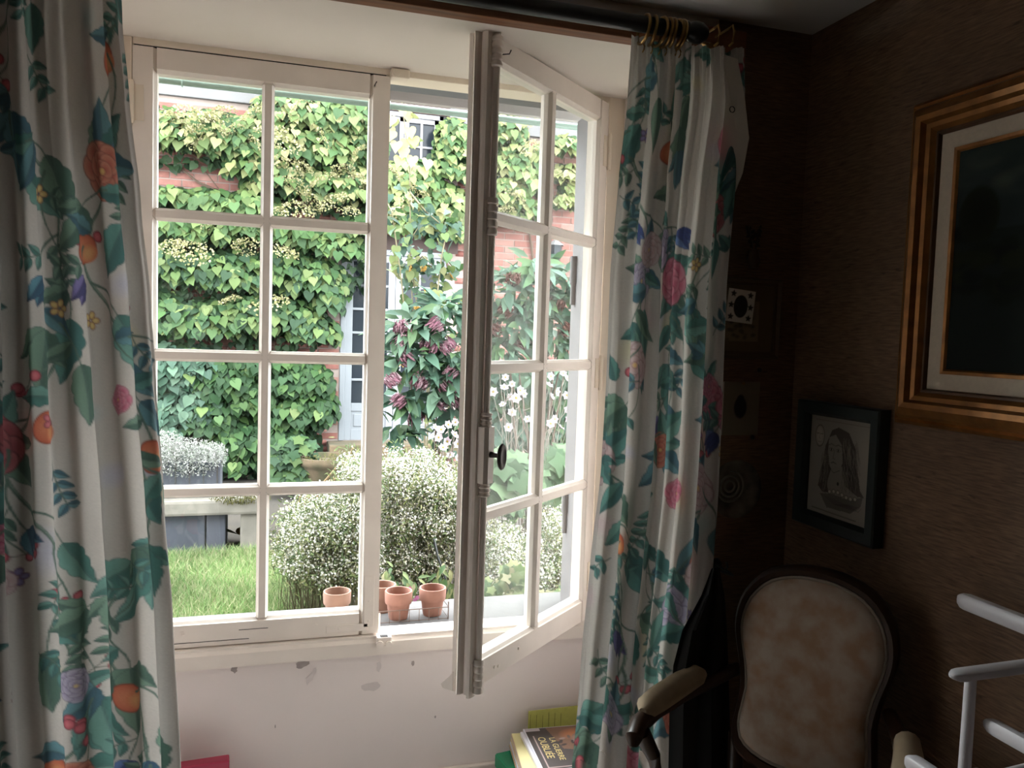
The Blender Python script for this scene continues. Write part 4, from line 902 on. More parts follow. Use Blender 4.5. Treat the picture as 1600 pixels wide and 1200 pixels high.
# french door of the brick house
dr = empty('french_door', ((DX0+DX1)/2, YF, DZ0), label='pale blue glazed double door in the brick house across the garden', cat='door'); do = ((DX0+DX1)/2, YF, DZ0)
fw = .055
for a, b_ in ((DX0, DX0+fw), (DX1-fw, DX1)): MB().cbox(a, b_, YF-.012, YF+.08, DZ0, DZ1, .004).build('door_jamb', M['doorpaint'], dr, do)
MB().cbox(DX0, DX1, YF-.012, YF+.08, DZ1-.06, DZ1, .004).build('door_head', M['doorpaint'], dr, do)
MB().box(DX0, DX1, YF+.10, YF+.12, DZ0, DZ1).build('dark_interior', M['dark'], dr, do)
xm = (DX0+DX1)/2; zp = at(560, 630, Y=YF)[2]; ztp = DZ1-.06
for a, b_ in ((DX0+fw, xm-.002), (xm+.002, DX1-fw)):
    lf = empty('leaf_origin', (0, 0, 0)); bpy.data.objects.remove(lf)
    s_ = .075
    m = MB(); m.cbox(a, a+s_, YF+.01, YF+.05, DZ0, ztp, .004); m.cbox(b_-s_, b_, YF+.01, YF+.05, DZ0, ztp, .004); m.cbox(a+s_, b_-s_, YF+.012, YF+.05, ztp-.08, ztp, .004); m.cbox(a+s_, b_-s_, YF+.012, YF+.05, zp-.09, zp, .004); m.cbox(a+s_, b_-s_, YF+.012, YF+.05, DZ0, DZ0+.12, .004)
    m.box(a+s_, b_-s_, YF+.024, YF+.04, DZ0+.12, zp-.09); m.cbox(a+s_+.03, b_-s_-.03, YF+.016, YF+.03, DZ0+.15, zp-.12, .006)
    leaf_ = m.build('door_leaf', M['doorpaint'], dr, do)
    ph0 = (ztp-.08-zp)/6; xc = (a+b_)/2
    MB().cbox(xc-.014, xc+.014, YF+.012, YF+.045, zp, ztp-.08, .004).build('muntin', M['doorpaint'], leaf_, do)
    for k_ in range(1, 6): MB().cbox(a+s_, b_-s_, YF+.013, YF+.044, zp+k_*ph0-.013, zp+k_*ph0+.013, .004).build('muntin', M['doorpaint'], leaf_, do)
    for k_ in range(6):
        for u0, u1 in ((a+s_, xc-.014), (xc+.014, b_-s_)): MB().box(u0, u1, YF+.030, YF+.034, zp+k_*ph0, zp+(k_+1)*ph0).build('pane', M['darkglass'], leaf_, do)
MB().tube([(xm-.035, YF+.01, DZ0+1.0), (xm-.035, YF-.03, DZ0+1.0), (xm-.075, YF-.035, DZ0+1.0)], .009, 8).build('lever_handle', M['iron'], dr, do)
struct('trim_8', MB().cbox(DX0-.12, DX1+.12, YF-.35, YF+.05, DZ0-.17, DZ0-.005, .015), M['stone_brown'], 'worn stone doorstep below the pale blue door', 'doorstep')
struct('trim_9', MB().cbox(DX0-.25, DX1+.3, YF-.7, YF-.34, -.05, DZ0-.19, .02), M['stone_brown'], 'lower stone step in front of the doorstep', 'doorstep')
struct('trim_10', MB().cbox(DX0-.1, DX1+.1, YF-.016, YF+.06, DZ1, DZ1+.16, .006), M['lintel'], 'dark timber lintel over the pale blue door', 'lintel')
# upper window
uw = empty('upper_window', ((UX0+UX1)/2, YF, UZ0), label='white paned window under the eave of the brick house', cat='window'); uo = ((UX0+UX1)/2, YF, UZ0)
for a, b_ in ((UX0, UX0+.05), (UX1-.05, UX1)): MB().cbox(a, b_, YF-.02, YF+.08, UZ0, UZ1, .004).build('jamb', M['outwin'], uw, uo)
MB().cbox(UX0, UX1, YF-.02, YF+.08, UZ1-.05, UZ1, .004).build('head', M['outwin'], uw, uo)
MB().cbox(UX0-.05, UX1+.05, YF-.06, YF+.08, UZ0-.04, UZ0+.02, .004).build('sill', M['outwin'], uw, uo)
um = at(619, 220, Y=YF)[0]; UM_ = (UX0+UX1)/2
for a, b_ in ((UX0+.05, UM_-.002), (UM_+.002, UX1-.05)):
    m = MB(); m.cbox(a, a+.05, YF, YF+.045, UZ0+.02, UZ1-.05, .003); m.cbox(b_-.05, b_, YF, YF+.045, UZ0+.02, UZ1-.05, .003); m.cbox(a, b_, YF, YF+.045, UZ1-.10, UZ1-.05, .003); m.cbox(a, b_, YF, YF+.045, UZ0+.02, UZ0+.08, .003)
    sash = m.build('sash', M['outwin'], uw, uo); xc = (a+b_)/2; hh = (UZ1-.10-UZ0-.08)/3
    MB().cbox(xc-.014, xc+.014, YF+.004, YF+.04, UZ0+.08, UZ1-.10, .003).build('muntin', M['outwin'], sash, uo)
    for k_ in (1, 2): MB().cbox(a+.05, b_-.05, YF+.005, YF+.039, UZ0+.08+k_*hh-.012, UZ0+.08+k_*hh+.012, .003).build('muntin', M['outwin'], sash, uo)
    for k_ in range(3):
        for u0, u1 in ((a+.05, xc-.014), (xc+.014, b_-.05)): MB().box(u0, u1, YF+.024, YF+.028, UZ0+.08+k_*hh, UZ0+.08+(k_+1)*hh).build('pane', M['darkglass'], sash, uo)
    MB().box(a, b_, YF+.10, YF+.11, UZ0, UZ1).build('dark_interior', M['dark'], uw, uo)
struct('trim_11', MB().cbox(UX0-.10, UX1+.06, YF-.04, YF+.3, UZ1, fz1+.30, .006), M['lintel'], 'dark reddish timber lintel over the upper white window', 'lintel')
# wall lantern
lc = at(868, 392, Y=YF-.12); ln = empty('wall_lantern', tuple(lc), label='dark metal wall lantern on the brick house right of the door', cat='lantern')
MB().box(-.13, -.09, -.02, .115, -.28, .26).build('back_plate', M['iron'], ln); MB().lathe([(0, .14), (.10, .07), (.105, .06), (.09, .06)], (0, 0, 0), 6).build('cap', M['render'], ln)
MB().lathe([(.085, .06), (.06, -.12), (0, -.12)], (0, 0, 0), 6).build('lantern_glass', M['darkglass'], ln); MB().tube([(-.09, .03, .10), (-.03, 0, .18), (0, 0, .14)], .008, 6).build('arm', M['iron'], ln)
# ------------------------------------------------------------------ plants
RN = np.random.default_rng(7)
def unit(v): return v/(np.linalg.norm(v, axis=-1, keepdims=True)+1e-9)
def heart():                                # tip along +x, normal +z
    h = [(-.13, .15, .01), (-.12, .33, .03), (.03, .47, .05), (.27, .49, .05), (.52, .38, .03), (.75, .20, -.03)]
    V = [(0, 0, 0), (.30, 0, -.04), (.62, 0, -.07), (1.0, 0, -.20)]+h+[(x, -y, z) for x, y, z in h]
    F = []
    for o, s in ((4, 0), (10, 1)):
        T = [(0, o, o+1), (0, o+1, o+2), (0, o+2, 1), (1, o+2, o+3), (1, o+3, 2), (2, o+3, o+4), (2, o+4, o+5), (2, o+5, 3)]
        F += [t[::-1] if s == 0 else t for t in T]
    return np.array(V, float), np.array(F)
def lance(w=.17):
    V = [(0, 0, 0), (.35, 0, -.02), (.7, 0, -.05), (1, 0, -.14), (.3, w, .03), (.65, w*.8, .01), (.3, -w, .03), (.65, -w*.8, .01)]
    F = [(0, 1, 4), (1, 5, 4), (1, 2, 5), (2, 3, 5), (0, 6, 1), (1, 6, 7), (1, 7, 2), (2, 7, 3)]
    return np.array(V, float), np.array(F)
def lobed():
    n = 11; V = [(.32, 0, .03)]; rr = [.32, .52, .36, .60, .40, .68, .40, .60, .36, .52, .32]
    for i in range(n):
        a = math.pi-2*math.pi*i/(n)+.0; a = math.pi*(1-2*i/(n-1)); V.append((.32+rr[i]*math.cos(a), rr[i]*math.sin(a), -.05*rr[i]+.02*(i % 2)))
    F = [(0, i+1, i+2) for i in range(n-1)]
    return np.array(V, float), np.array(F)
def disc(n=5, inner=.35):
    V = [(0, 0, .12)]; 
    for i in range(2*n): a = math.pi*i/n; r = 1.0 if i % 2 == 0 else .62; V.append((r*math.cos(a), r*math.sin(a), 0))
    F = [(0, 1+i, 1+(i+1) % (2*n)) for i in range(2*n)]
    return np.array(V, float), np.array(F)
HE, LA, LO, DI = heart(), lance(), lobed(), disc()
DI4 = (np.array([(0, 0, .1), (1, 0, 0), (.31, .95, 0), (-.81, .59, 0), (-.81, -.59, 0), (.31, -.95, 0)], float), np.array([(0, 1, 2), (0, 2, 3), (0, 3, 4), (0, 4, 5), (0, 5, 1)]))
def basis(n, t):
    n = unit(n); t = unit(t-(t*n).sum(-1, keepdims=True)*n); b = np.cross(n, t); return np.stack([t, b, n], -1)
def scatter(T, pos, nrm, tip, size, col):
    V, F = T; B = basis(nrm, tip); N = len(pos)
    W = np.einsum('nij,vj->nvi', B, V)*size[:, None, None]+pos[:, None]
    FF = F[None]+(np.arange(N)*len(V))[:, None, None]
    return W.reshape(-1, 3), FF.reshape(-1, 3), np.repeat(col, len(V), 0)
def join(parts):
    V = []; F = []; C = []; n = 0
    for v, f, c in parts: V.append(v); F.append(f+n); C.append(c); n += len(v)
    return np.concatenate(V), np.concatenate(F), np.concatenate(C)
def palette(cols, n, k=EX, jit=.16):
    c = np.array([lin(x) for x in cols]); i = RN.integers(0, len(c), n); return np.clip(c[i]*(1+jit*RN.standard_normal((n, 1))), .004, 1)*k
def clump(c, rad, n, size, cols, T=HE, k=EX, lo=-.35, wob=.45):
    d = RN.standard_normal((n*3, 3)); d = unit(d); d = d[(d[:, 1] < .25) & (d[:, 2] > lo)][:n]; n = len(d)
    rr = RN.uniform(.72, 1.05, (n, 1)); pos = np.array(c)+d*np.array(rad)*rr
    nrm = d*.45+np.array([0, -.60, .50])+wob*.45*RN.standard_normal((n, 3))
    tip = np.array([0, -.30, -1.0])+.35*RN.standard_normal((n, 3))+d*.3
    return T, pos, nrm, tip, size*RN.uniform(.7, 1.2, n), palette(cols, n, k)
GREEN = [(126, 156, 92), (102, 140, 84), (146, 172, 106), (88, 124, 78), (114, 148, 94), (160, 180, 116)]
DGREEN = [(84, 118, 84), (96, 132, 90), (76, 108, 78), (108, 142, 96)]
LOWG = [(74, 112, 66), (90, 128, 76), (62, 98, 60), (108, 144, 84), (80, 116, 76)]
YGREEN = [(192, 198, 134), (208, 208, 148), (178, 190, 124), (166, 184, 118), (216, 210, 160)]
BGREEN = [(112, 148, 126), (96, 134, 110), (130, 164, 136), (82, 120, 96)]
# climbing hydrangea on the facade: (px, py, rx, ry, bulge, colours)
CL = []
for t in [(262,215,36,34),(300,222,40,34),(340,222,42,36),(385,232,40,38),(440,182,36,26),(480,190,44,34),(540,196,40,38),(455,232,46,36),(515,243,46,38),(566,236,30,40),(400,268,40,22),(440,288,46,30),(500,300,46,32),(552,300,38,34)]: CL.append((*t, .38, GREEN+YGREEN[:2]))
for t in [(268,312,36,16),(330,322,46,20),(395,326,36,22),(266,358,36,20),(322,368,46,24),(384,358,40,22),(460,372,46,22),(520,388,44,26),(560,362,28,22)]: CL.append((*t, .34, GREEN))
for t in [(264,420,38,32),(312,428,42,32),(366,436,42,36),(440,432,46,34),(490,445,46,36),(512,470,20,34),(266,500,36,32),(326,508,46,32),(388,500,42,32),(450,506,46,32),(490,520,32,26)]: CL.append((*t, .30, GREEN+DGREEN))
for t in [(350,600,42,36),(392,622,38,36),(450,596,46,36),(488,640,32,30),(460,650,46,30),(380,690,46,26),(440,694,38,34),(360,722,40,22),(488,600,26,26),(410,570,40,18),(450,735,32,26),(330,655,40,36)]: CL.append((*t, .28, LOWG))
for t in [(262,585,40,40),(300,640,42,38),(262,660,36,32),(310,580,40,30)]: CL.append((*t, .26, BGREEN))
for t in [(708,226,26,34),(708,268,32,40),(640,292,44,34),(692,330,40,36),(640,352,46,26),(706,366,30,20),(616,330,20,40),(600,290,18,20)]: CL.append((*t, .34, GREEN+YGREEN[2:4]))
for t in [(788,215,28,34),(800,262,34,40),(786,310,36,30),(826,296,26,26),(788,345,34,14),(820,330,26,18),(880,236,28,20),(838,245,18,14)]: CL.append((*t, .30, GREEN+YGREEN[:3]))
for t in [(890,275,24,16),(896,300,20,14),(878,318,18,10)]: CL.append((*t, .24, YGREEN))
hroot = empty('climbing_hydrangea', (0, YF-.05, 0), label='climbing hydrangea with heart shaped leaves covering the brick house', cat='climber'); ho = np.array([0, YF-.05, 0])
parts = []; front = []
for (px, py, rx, ry, bul, cols) in CL:
    c = at(px, py, Y=YF-.10); s = (YF-CAM[1])/FPX*1.02; rad = (rx*s*1.12, bul, ry*s*1.15)
    n = int(rx*ry*.14)+14
    T, pos, nr, tp, sz, co = clump(c, rad, n, .094, cols)
    dark = pos[:, 1] > YF-.02; keep = ~dark
    parts.append(scatter(T, pos[keep], nr[keep], tp[keep], sz[keep], co[keep]))
    n2 = int(n*.9); T, pos, nr, tp, sz, co = clump(c, (rad[0], rad[1]*.55, rad[2]), n2, .09, DGREEN, k=EX*.6)  # inner leaf layer coloured darker, shade inside the clump put into the colour
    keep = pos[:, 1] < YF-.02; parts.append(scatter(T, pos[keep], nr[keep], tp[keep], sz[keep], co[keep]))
    fi = RN.uniform(0, 1, (4, 2)); k = 4
    T, pos, nr, tp, sz, co = clump(c, (rad[0], rad[1]*1.1, rad[2]), k+2, .105, cols, lo=-.1)
    for i in range(min(k, len(pos))): front.append((pos[i], nr[i], tp[i], sz[i], co[i]))
# leaves close to the wall fill most of the gaps between the tiers
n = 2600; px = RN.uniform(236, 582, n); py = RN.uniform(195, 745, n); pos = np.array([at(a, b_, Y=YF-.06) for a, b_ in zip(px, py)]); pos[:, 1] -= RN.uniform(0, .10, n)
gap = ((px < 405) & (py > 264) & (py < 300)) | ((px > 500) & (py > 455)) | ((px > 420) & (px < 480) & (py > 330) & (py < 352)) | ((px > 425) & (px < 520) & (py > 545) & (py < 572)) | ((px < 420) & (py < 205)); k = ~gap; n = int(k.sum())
parts.append(scatter(HE, pos[k], RN.standard_normal((n, 3))*.35+np.array([0, -.8, .35]), RN.standard_normal((n, 3))*.4+np.array([0, -.2, -1]), RN.uniform(.06, .095, n), palette(DGREEN+[(92, 126, 84)], n, EX*.6)))  # leaf colour darkened to paint in the shade behind the tiers
V, F, C = join(parts)
tag(link('foliage', np_mesh('foliage', V-ho, F, M['leaf'], C, smooth=False), hroot), kind='stuff')
LEAFM = []
for i in range(8):
    c = palette(GREEN+YGREEN[:1], 1); LEAFM.append(np_mesh('leaf', HE[0], HE[1], M['leaf'], np.repeat(c, len(HE[0]), 0)))
def leaf_objs(root, off, items, meshes, name='leaf'):
    for i, (p, nr, tp, sz, co) in enumerate(items):
        B = basis(nr[None], tp[None])[0]*sz; o = bpy.data.objects.new(name, meshes[i % len(meshes)]); COL.objects.link(o); o.parent = root
        p = p-off; o.matrix_local = Matrix(((*B[0], p[0]), (*B[1], p[1]), (*B[2], p[2]), (0, 0, 0, 1)))
leaf_objs(hroot, ho, front[:290], LEAFM)
# lace-cap flower heads
def umbel(cols, n=190, r=.13):
    a = RN.uniform(0, 2*math.pi, n); rr = r*np.sqrt(RN.uniform(0, 1, n)); pos = np.stack([rr*np.cos(a), rr*np.sin(a)*.8, .03-rr**2*2+RN.normal(0, .008, n)], -1)
    nr = np.tile([0, -.3, 1.0], (n, 1))+.5*RN.standard_normal((n, 3)); return scatter(DI4, pos, nr, RN.standard_normal((n, 3)), RN.uniform(.005, .0095, n), palette(cols, n, EX*1.1))
UMB = []
for i in range(4):
    v, f_, c_ = umbel([(216, 206, 158), (200, 194, 138), (224, 214, 172), (186, 184, 126)]); UMB.append(np_mesh('flower_head', v, f_, M['petal'], c_))
for i, (px, py, d) in enumerate([(300,178,.42),(330,190,.45),(275,190,.42),(365,205,.45),(395,180,.4),(445,225,.45),(475,262,.46),(460,290,.46),(505,285,.46),(520,315,.44),(545,330,.42),(488,318,.44),(440,262,.44),(565,240,.4),(430,330,.4),(465,330,.42),(560,290,.4),(385,385,.4),(330,350,.4),(300,395,.4),(440,395,.4),(395,225,.42),(345,178,.4),(470,170,.38),(425,205,.42),(615,270,.42),(650,300,.42),(630,330,.4),(360,470,.36),(270,385,.38),(800,310,.36),(815,180,.36),(790,330,.36),(830,230,.34),(420,475,.36),(500,215,.42),(535,265,.44),(310,215,.44)]):
    p = at(px, py, Y=YF-d-.07)-ho; o = bpy.data.objects.new('flower_head', UMB[i % 4]); COL.objects.link(o); o.parent = hroot; o.location = p; o.rotation_euler = (R(35)+.3*math.sin(i*3.1), .3*math.cos(i*2.3), i*1.3); s = 1.35+.35*math.sin(i*1.7); o.scale = (s, s, s)
# woody stems of the climber
tw = MB(); q = random.Random(2)
for pts in [[(330,760),(345,600),(300,420),(345,300),(300,240)],[(470,760),(440,620),(420,480),(460,330),(520,230)],[(345,300),(310,285),(285,265)],[(300,420),(370,380),(440,350)],[(900,480),(840,360),(815,300),(800,240)],[(835,420),(825,345),(812,290),(800,262)],[(420,480),(500,440),(540,430)],[(700,420),(680,300),(655,260)]]:
    tw.tube([at(px, py, Y=YF-.04-.05*q.random()) for px, py in pts], [.014, .012, .010, .008, .006][:len(pts)], 6)
tw.build('stem', M['twig'], hroot, tuple(ho), smooth=True)

def plant(name, label, cat, base, group=None): return empty(name, tuple(base), label=label, cat=cat, group=group)
def stem_tubes(curves, r, n=4):
    m = MB()
    for c in curves: m.tube(c, [r*(1-.5*i/max(1, len(c)-1)) for i in range(len(c))], n)
    return m
# climbing rose with yellowing leaves in the open half of the window
YR = 3.1; q = random.Random(8); base = at(660, 780, Y=YR); base[2] = -.02
rs = plant('rose_bush', 'tall arching rose with yellowing leaves in front of the pale blue door', 'rose', base)
canes = [[(655,760),(650,600),(642,420),(640,260),(628,160)],[(665,760),(672,560),(690,400),(705,330),(722,345)],[(650,760),(640,560),(625,420),(612,330),(596,300)],[(660,760),(668,600),(652,480),(638,380),(660,345),(700,372)],[(672,760),(700,640),(720,520),(728,440)],[(642,420),(660,400),(690,425),(702,432)],[(640,300),(665,330),(700,360)],[(650,520),(690,470),(722,480)]]
curves = []
for c in canes:
    pts = [at(px, py, Y=YR+.12*math.sin(px*.1)) for px, py in c]; curves.append([np.array(p) for p in pts])
stem_tubes(curves, .007, 6).build('cane', mat('rose_cane', (150, 140, 96), .8, k=EX), rs, tuple(base), smooth=True)
parts = []; hl = []
for c in curves:
    for i in range(len(c)-1):
        for t in np.linspace(0, 1, 7)[:-1]:
            p = c[i]+(c[i+1]-c[i])*t
            if p[2] < .75: continue
            nl = 3; cols = YGREEN if p[2] > 2.75 or q.random() < .2 else BGREEN+GREEN[:3]
            off = RN.normal(0, .055, (nl, 3)); pos = p+off
            parts.append(scatter(HE, pos, RN.standard_normal((nl, 3))*.5+np.array([0, -.6, .5]), RN.standard_normal((nl, 3))*.6+np.array([0, 0, -.8]), RN.uniform(.045, .085, nl), palette(cols, nl, EX*.85)))
V, F, C = join(parts); tag(link('foliage', np_mesh('foliage', V-base, F, M['leaf'], C), rs), kind='stuff')
items = []
for px, py in [(628,165),(636,175),(612,182),(640,200),(646,215),(620,222),(632,232),(625,246),(645,245),(612,205),(660,262),(668,250)]:
    p = at(px, py, Y=YR-.05); items.append((p, np.array([.2*math.sin(px), -.8, .35]), np.array([.3*math.cos(px), -.2, -1]), .085, None))
YLM = [np_mesh('leaf', HE[0], HE[1], M['leaf'], np.repeat(palette([c], 1, EX*.9), len(HE[0]), 0)) for c in ((216, 206, 140), (198, 200, 128), (224, 216, 160))]
leaf_objs(rs, base, items, YLM)
ROSEM = []
def rosebud():
    ps = []
    for ring, (n, r, tl) in enumerate(((5, .030, .5), (5, .022, .9), (3, .013, 1.4))):
        for i in range(n):
            a = 2*math.pi*i/n+ring; d = np.array([math.cos(a), math.sin(a), 0]); ps.append(scatter(LO, np.array([[0, 0, 0.0]]), (np.array([0, 0, 1.0])-d*tl)[None], (d+np.array([0, 0, tl]))[None], np.array([r*1.5]), palette([(232, 176, 84), (240, 200, 120)], 1, EX*1.1)))
    return join(ps)
v, f_, c_ = rosebud(); RB = np_mesh('rose_flower', v, f_, M['petal'], c_)
for i, (px, py) in enumerate([(668,458),(704,432),(650,482),(663,420),(643,420),(625,566),(630,567)]):
    p = at(px, py, Y=YR-.06)-base; o = bpy.data.objects.new('rose_flower', RB); COL.objects.link(o); o.parent = rs; o.location = p; o.rotation_euler = (R(55), .3*i, i); o.scale = (.8,)*3
# mauve flowering shrub
def lance_shrub(name, label, cat, base, clumps, heads, Y, seed, hcols, lcols=None, size=.16):
    base = np.array(base); r_ = plant(name, label, cat, base); q = random.Random(seed); parts = []; cs = []; items = []
    for (px, py, rx, ry) in clumps:
        c = at(px, py, Y=Y); s = (Y-CAM[1])/FPX; rad = (rx*s, .22, ry*s); n = int(rx*ry*.055)+8
        T, pos, nr, tp, sz, co = clump(c, rad, n, size, lcols or BGREEN+DGREEN, T=LA, lo=-.7)
        tp = unit(pos-c)*1.0+np.array([0, -.2, -.35])+.3*RN.standard_normal(pos.shape); nr = np.array([0, -.5, .8])+.4*RN.standard_normal(pos.shape)
        parts.append(scatter(T, pos, nr, tp, sz, co))
        T, pos, nr, tp, sz, co = clump(c, rad, 6, size*1.1, lcols or BGREEN, T=LA, lo=-.4); tp = unit(pos-c)+np.array([0, -.3, -.2])
        items += [(pos[i], np.array([0, -.55, .8])+.2*nr[i], tp[i], sz[i], None) for i in range(min(5, len(pos)))]
        e = np.array(c); b0 = base+np.array([q.uniform(-.1, .1), q.uniform(-.1, .1), 0]); cs.append([b0, b0+(e-b0)*.5+np.array([q.uniform(-.05, .05), 0, .1]), e])
    V, F, C = join(parts); tag(link('foliage', np_mesh('foliage', V-base, F, M['leaf'], C), r_), kind='stuff')
    lm = [np_mesh('leaf', LA[0], LA[1], M['leaf'], np.repeat(palette(lcols or BGREEN, 1), len(LA[0]), 0)) for _ in range(5)]
    leaf_objs(r_, base, items, lm)
    stem_tubes(cs, .009, 6).build('stem', M['twig'], r_, tuple(base))
    hm = []
    for _ in range(3):
        v, f2, c2 = umbel(hcols, 110, .055); v[:, 2] += RN.normal(0, .02, len(v)); hm.append(np_mesh('flower_head', v, f2, M['petal'], c2))
    for i, (px, py) in enumerate(heads):
        p = at(px, py, Y=Y-.2)-base; o = bpy.data.objects.new('flower_head', hm[i % 3]); COL.objects.link(o); o.parent = r_; o.location = p; o.rotation_euler = (R(50), .4*math.sin(i*2.), i*.9)
    return r_
MV = [(206, 152, 166), (218, 174, 184), (186, 130, 148), (224, 190, 196)]
b = at(680, 740, Y=2.5); b[2] = -.02
lance_shrub('mauve_shrub', 'mauve flowering shrub with long leaves in the open window gap', 'shrub', b, [(640,520,34,30),(690,500,36,34),(650,570,40,32),(700,560,30,36),(632,625,22,20),(690,610,34,34),(620,672,20,16),(712,655,22,32)], [(628,515),(675,512),(622,540),(668,545),(704,545),(640,565),(617,598),(652,600),(700,585),(618,630),(650,655),(700,610),(690,640),(712,630),(630,525)], 2.5, 31, MV)
b = at(840, 760, Y=2.7); b[2] = -.02
lance_shrub('leafy_shrub', 'long leaved dusky shrub behind the open casement glass', 'shrub', b, [(790,460,34,36),(830,470,36,36),(880,450,34,34),(800,510,36,32),(850,520,36,30),(895,500,24,40),(785,545,30,22),(880,550,30,24),(830,420,30,20)], [(800,440),(845,470),(785,490),(870,480),(820,540),(890,520),(775,520),(850,440)], 2.7, 32, [(128, 88, 82), (150, 104, 94), (112, 80, 70)])
# japanese anemones
def anemone(base, label, fl, leafs, Y, seed):
    base = np.array(base); r_ = plant('anemone', label, 'flower', base, 'anemones outside the window'); q = random.Random(seed)
    ps = []
    for i in range(6):
        a = 2*math.pi*i/6; d = np.array([math.cos(a), math.sin(a), 0]); ps.append(scatter(LO, (d*.002)[None], (np.array([0, 0, 1.0])-d*.35)[None], (d+np.array([0, 0, .2]))[None], np.array([.026]), palette([(240, 216, 226), (236, 226, 232)], 1, EX*1.25, .05)))
    ps.append(scatter(DI, np.array([[0, 0, .006]]), np.array([[0, 0, 1.0]]), np.array([[1.0, 0, 0]]), np.array([.007]), palette([(214, 196, 90)], 1)))
    v, f_, c_ = join(ps); me = np_mesh('blossom', v, f_, M['petal'], c_); curves = []
    for i, (px, py) in enumerate(fl):
        p = at(px, py, Y=Y+.10*math.sin(i*2.4)); o = bpy.data.objects.new('blossom', me); COL.objects.link(o); o.parent = r_; o.location = p-base; o.rotation_euler = (R(q.uniform(30, 90)), q.uniform(-.5, .5), q.uniform(-.8, .8)); s = q.uniform(.8, 1.25); o.scale = (s, s, s)
        b0 = base+np.array([q.uniform(-.15, .15), 0, 0]); curves.append([b0, b0+(p-b0)*.6+np.array([q.uniform(-.04, .04), .02, 0]), p-np.array([0, -.004, .006])])
    for i in range(len(fl)*2):
        c = curves[q.randrange(len(fl))]; p = c[1]+(c[2]-c[1])*q.uniform(.3, .9); curves.append([p, p+np.array([q.uniform(-.05, .05), q.uniform(-.03, .03), q.uniform(.02, .08)])])
    stem_tubes(curves, .0028, 4).build('stem', mat('anemone_stem', (150, 136, 120), .8, k=EX), r_, tuple(base))
    parts = []
    for (px, py, rx, ry) in leafs:
        c = at(px, py, Y=Y); s = (Y-CAM[1])/FPX
        T, pos, nr, tp, sz, co = clump(c, (rx*s, .16, ry*s), int(rx*ry*.05)+8, .13, [(132, 164, 120), (112, 148, 104), (150, 180, 134), (96, 130, 92)], T=LO, lo=-.6); parts.append(scatter(T, pos, nr, tp, sz, co))
    V, F, C = join(parts); tag(link('foliage', np_mesh('foliage', V-base, F, M['leaf'], C), r_), kind='stuff')
b = at(690, 800, Y=1.75); b[2] = -.02
anemone(b, 'pale pink anemones in the gap left of the open casement', [(690,672),(700,664),(712,660),(686,684),(698,690),(710,680),(716,694),(692,700),(704,712),(715,716),(700,726),(718,735),(694,742),(680,668)], [(700,770,30,30)], 1.75, 41)
b = at(830, 840, Y=1.6); b[2] = -.02
anemone(b, 'pale pink anemones seen through the open casement panes', [(790,590),(800,600),(788,606),(812,610),(798,620),(806,622),(818,615),(786,632),(824,655),(795,668),(770,612),(780,575),(860,588),(880,584),(886,592),(858,602),(870,612),(886,618),(862,620),(888,640),(866,655),(876,668),(890,655),(860,662),(800,645)], [(790,730,34,30),(830,745,36,26),(872,720,30,30),(880,755,26,20),(780,765,30,20)], 1.6, 42)
# white asters: bushy clouds of tiny flowers
def aster(base, label, blobs, Y, seed, dens=1.0):
    base = np.array(base); r_ = plant('aster_bush', label, 'bush', base, 'white asters below the window'); q = np.random.default_rng(seed); pos = []
    curves = []
    for (px, py, rx, ry) in blobs:
        c = at(px, py, Y=Y); s = (Y-CAM[1])/FPX; n = int(rx*ry*1.5*dens)
        d = unit(q.standard_normal((n, 3))); rr = q.uniform(.25, 1.05, (n, 1)); rr[:n//14] *= 1.22; p = np.array(c)+d*np.array([rx*s, .30, ry*s])*rr; p = p[p[:, 2] > .05]; pos.append(p)
        for k_ in range(60):
            e = p[q.integers(len(p))]; b0 = base+np.array([(c[0]-base[0])*.6+q.normal(0, .06), q.normal(0, .08), 0]); curves.append([b0, b0+(e-b0)*.55+q.normal(0, .03, 3), e])
    pos = np.concatenate(pos); n = len(pos)
    fl = scatter(DI4, pos, q.standard_normal((n, 3))*.6+np.array([0, -.7, .7]), q.standard_normal((n, 3)), q.uniform(.0032, .0062, n), palette([(244, 242, 236), (236, 232, 214), (240, 238, 224), (226, 218, 190)], n, EX*2.0, .06))
    tag(link('blossom_cloud', np_mesh('blossom_cloud', fl[0]-base, fl[1], M['petal'], fl[2]), r_), kind='stuff')
    k_ = q.integers(0, n, int(n*.8)); lp = pos[k_]+q.normal(0, .035, (len(k_), 3)); lp[:, 2] -= .02
    lf = scatter(lance(.10), lp, q.standard_normal((len(k_), 3))*.7+np.array([0, -.4, .5]), q.standard_normal((len(k_), 3))+np.array([0, 0, .6]), q.uniform(.015, .04, len(k_)), palette([(150, 160, 100), (132, 148, 96), (116, 138, 88), (172, 172, 122), (120, 142, 100)], len(k_), EX*1.5))
    tag(link('foliage', np_mesh('foliage', lf[0]-base, lf[1], M['leaf'], lf[2]), r_), kind='stuff')
    stem_tubes(curves, .0018, 3).build('stem', mat('aster_stem', (136, 130, 88), .8, k=EX), r_, tuple(base))
b = at(510, 960, Y=1.5); b[2] = -.02
aster(b, 'white flowered aster bush behind the two left panes at the sill', [(480,820,44,44),(530,800,44,48),(560,770,34,44),(460,860,34,34),(510,870,40,36),(560,860,40,50),(560,730,34,22)], 1.5, 51)
b = at(650, 960, Y=1.65); b[2] = -.02
aster(b, 'white flowered aster bush above the terracotta pots', [(620,740,34,40),(665,740,36,40),(700,760,26,34),(620,800,34,36),(668,800,40,38),(706,820,24,40),(625,860,34,36),(675,860,38,34),(640,905,50,20)], 1.65, 52)
b = at(825, 960, Y=1.3); b[2] = -.02
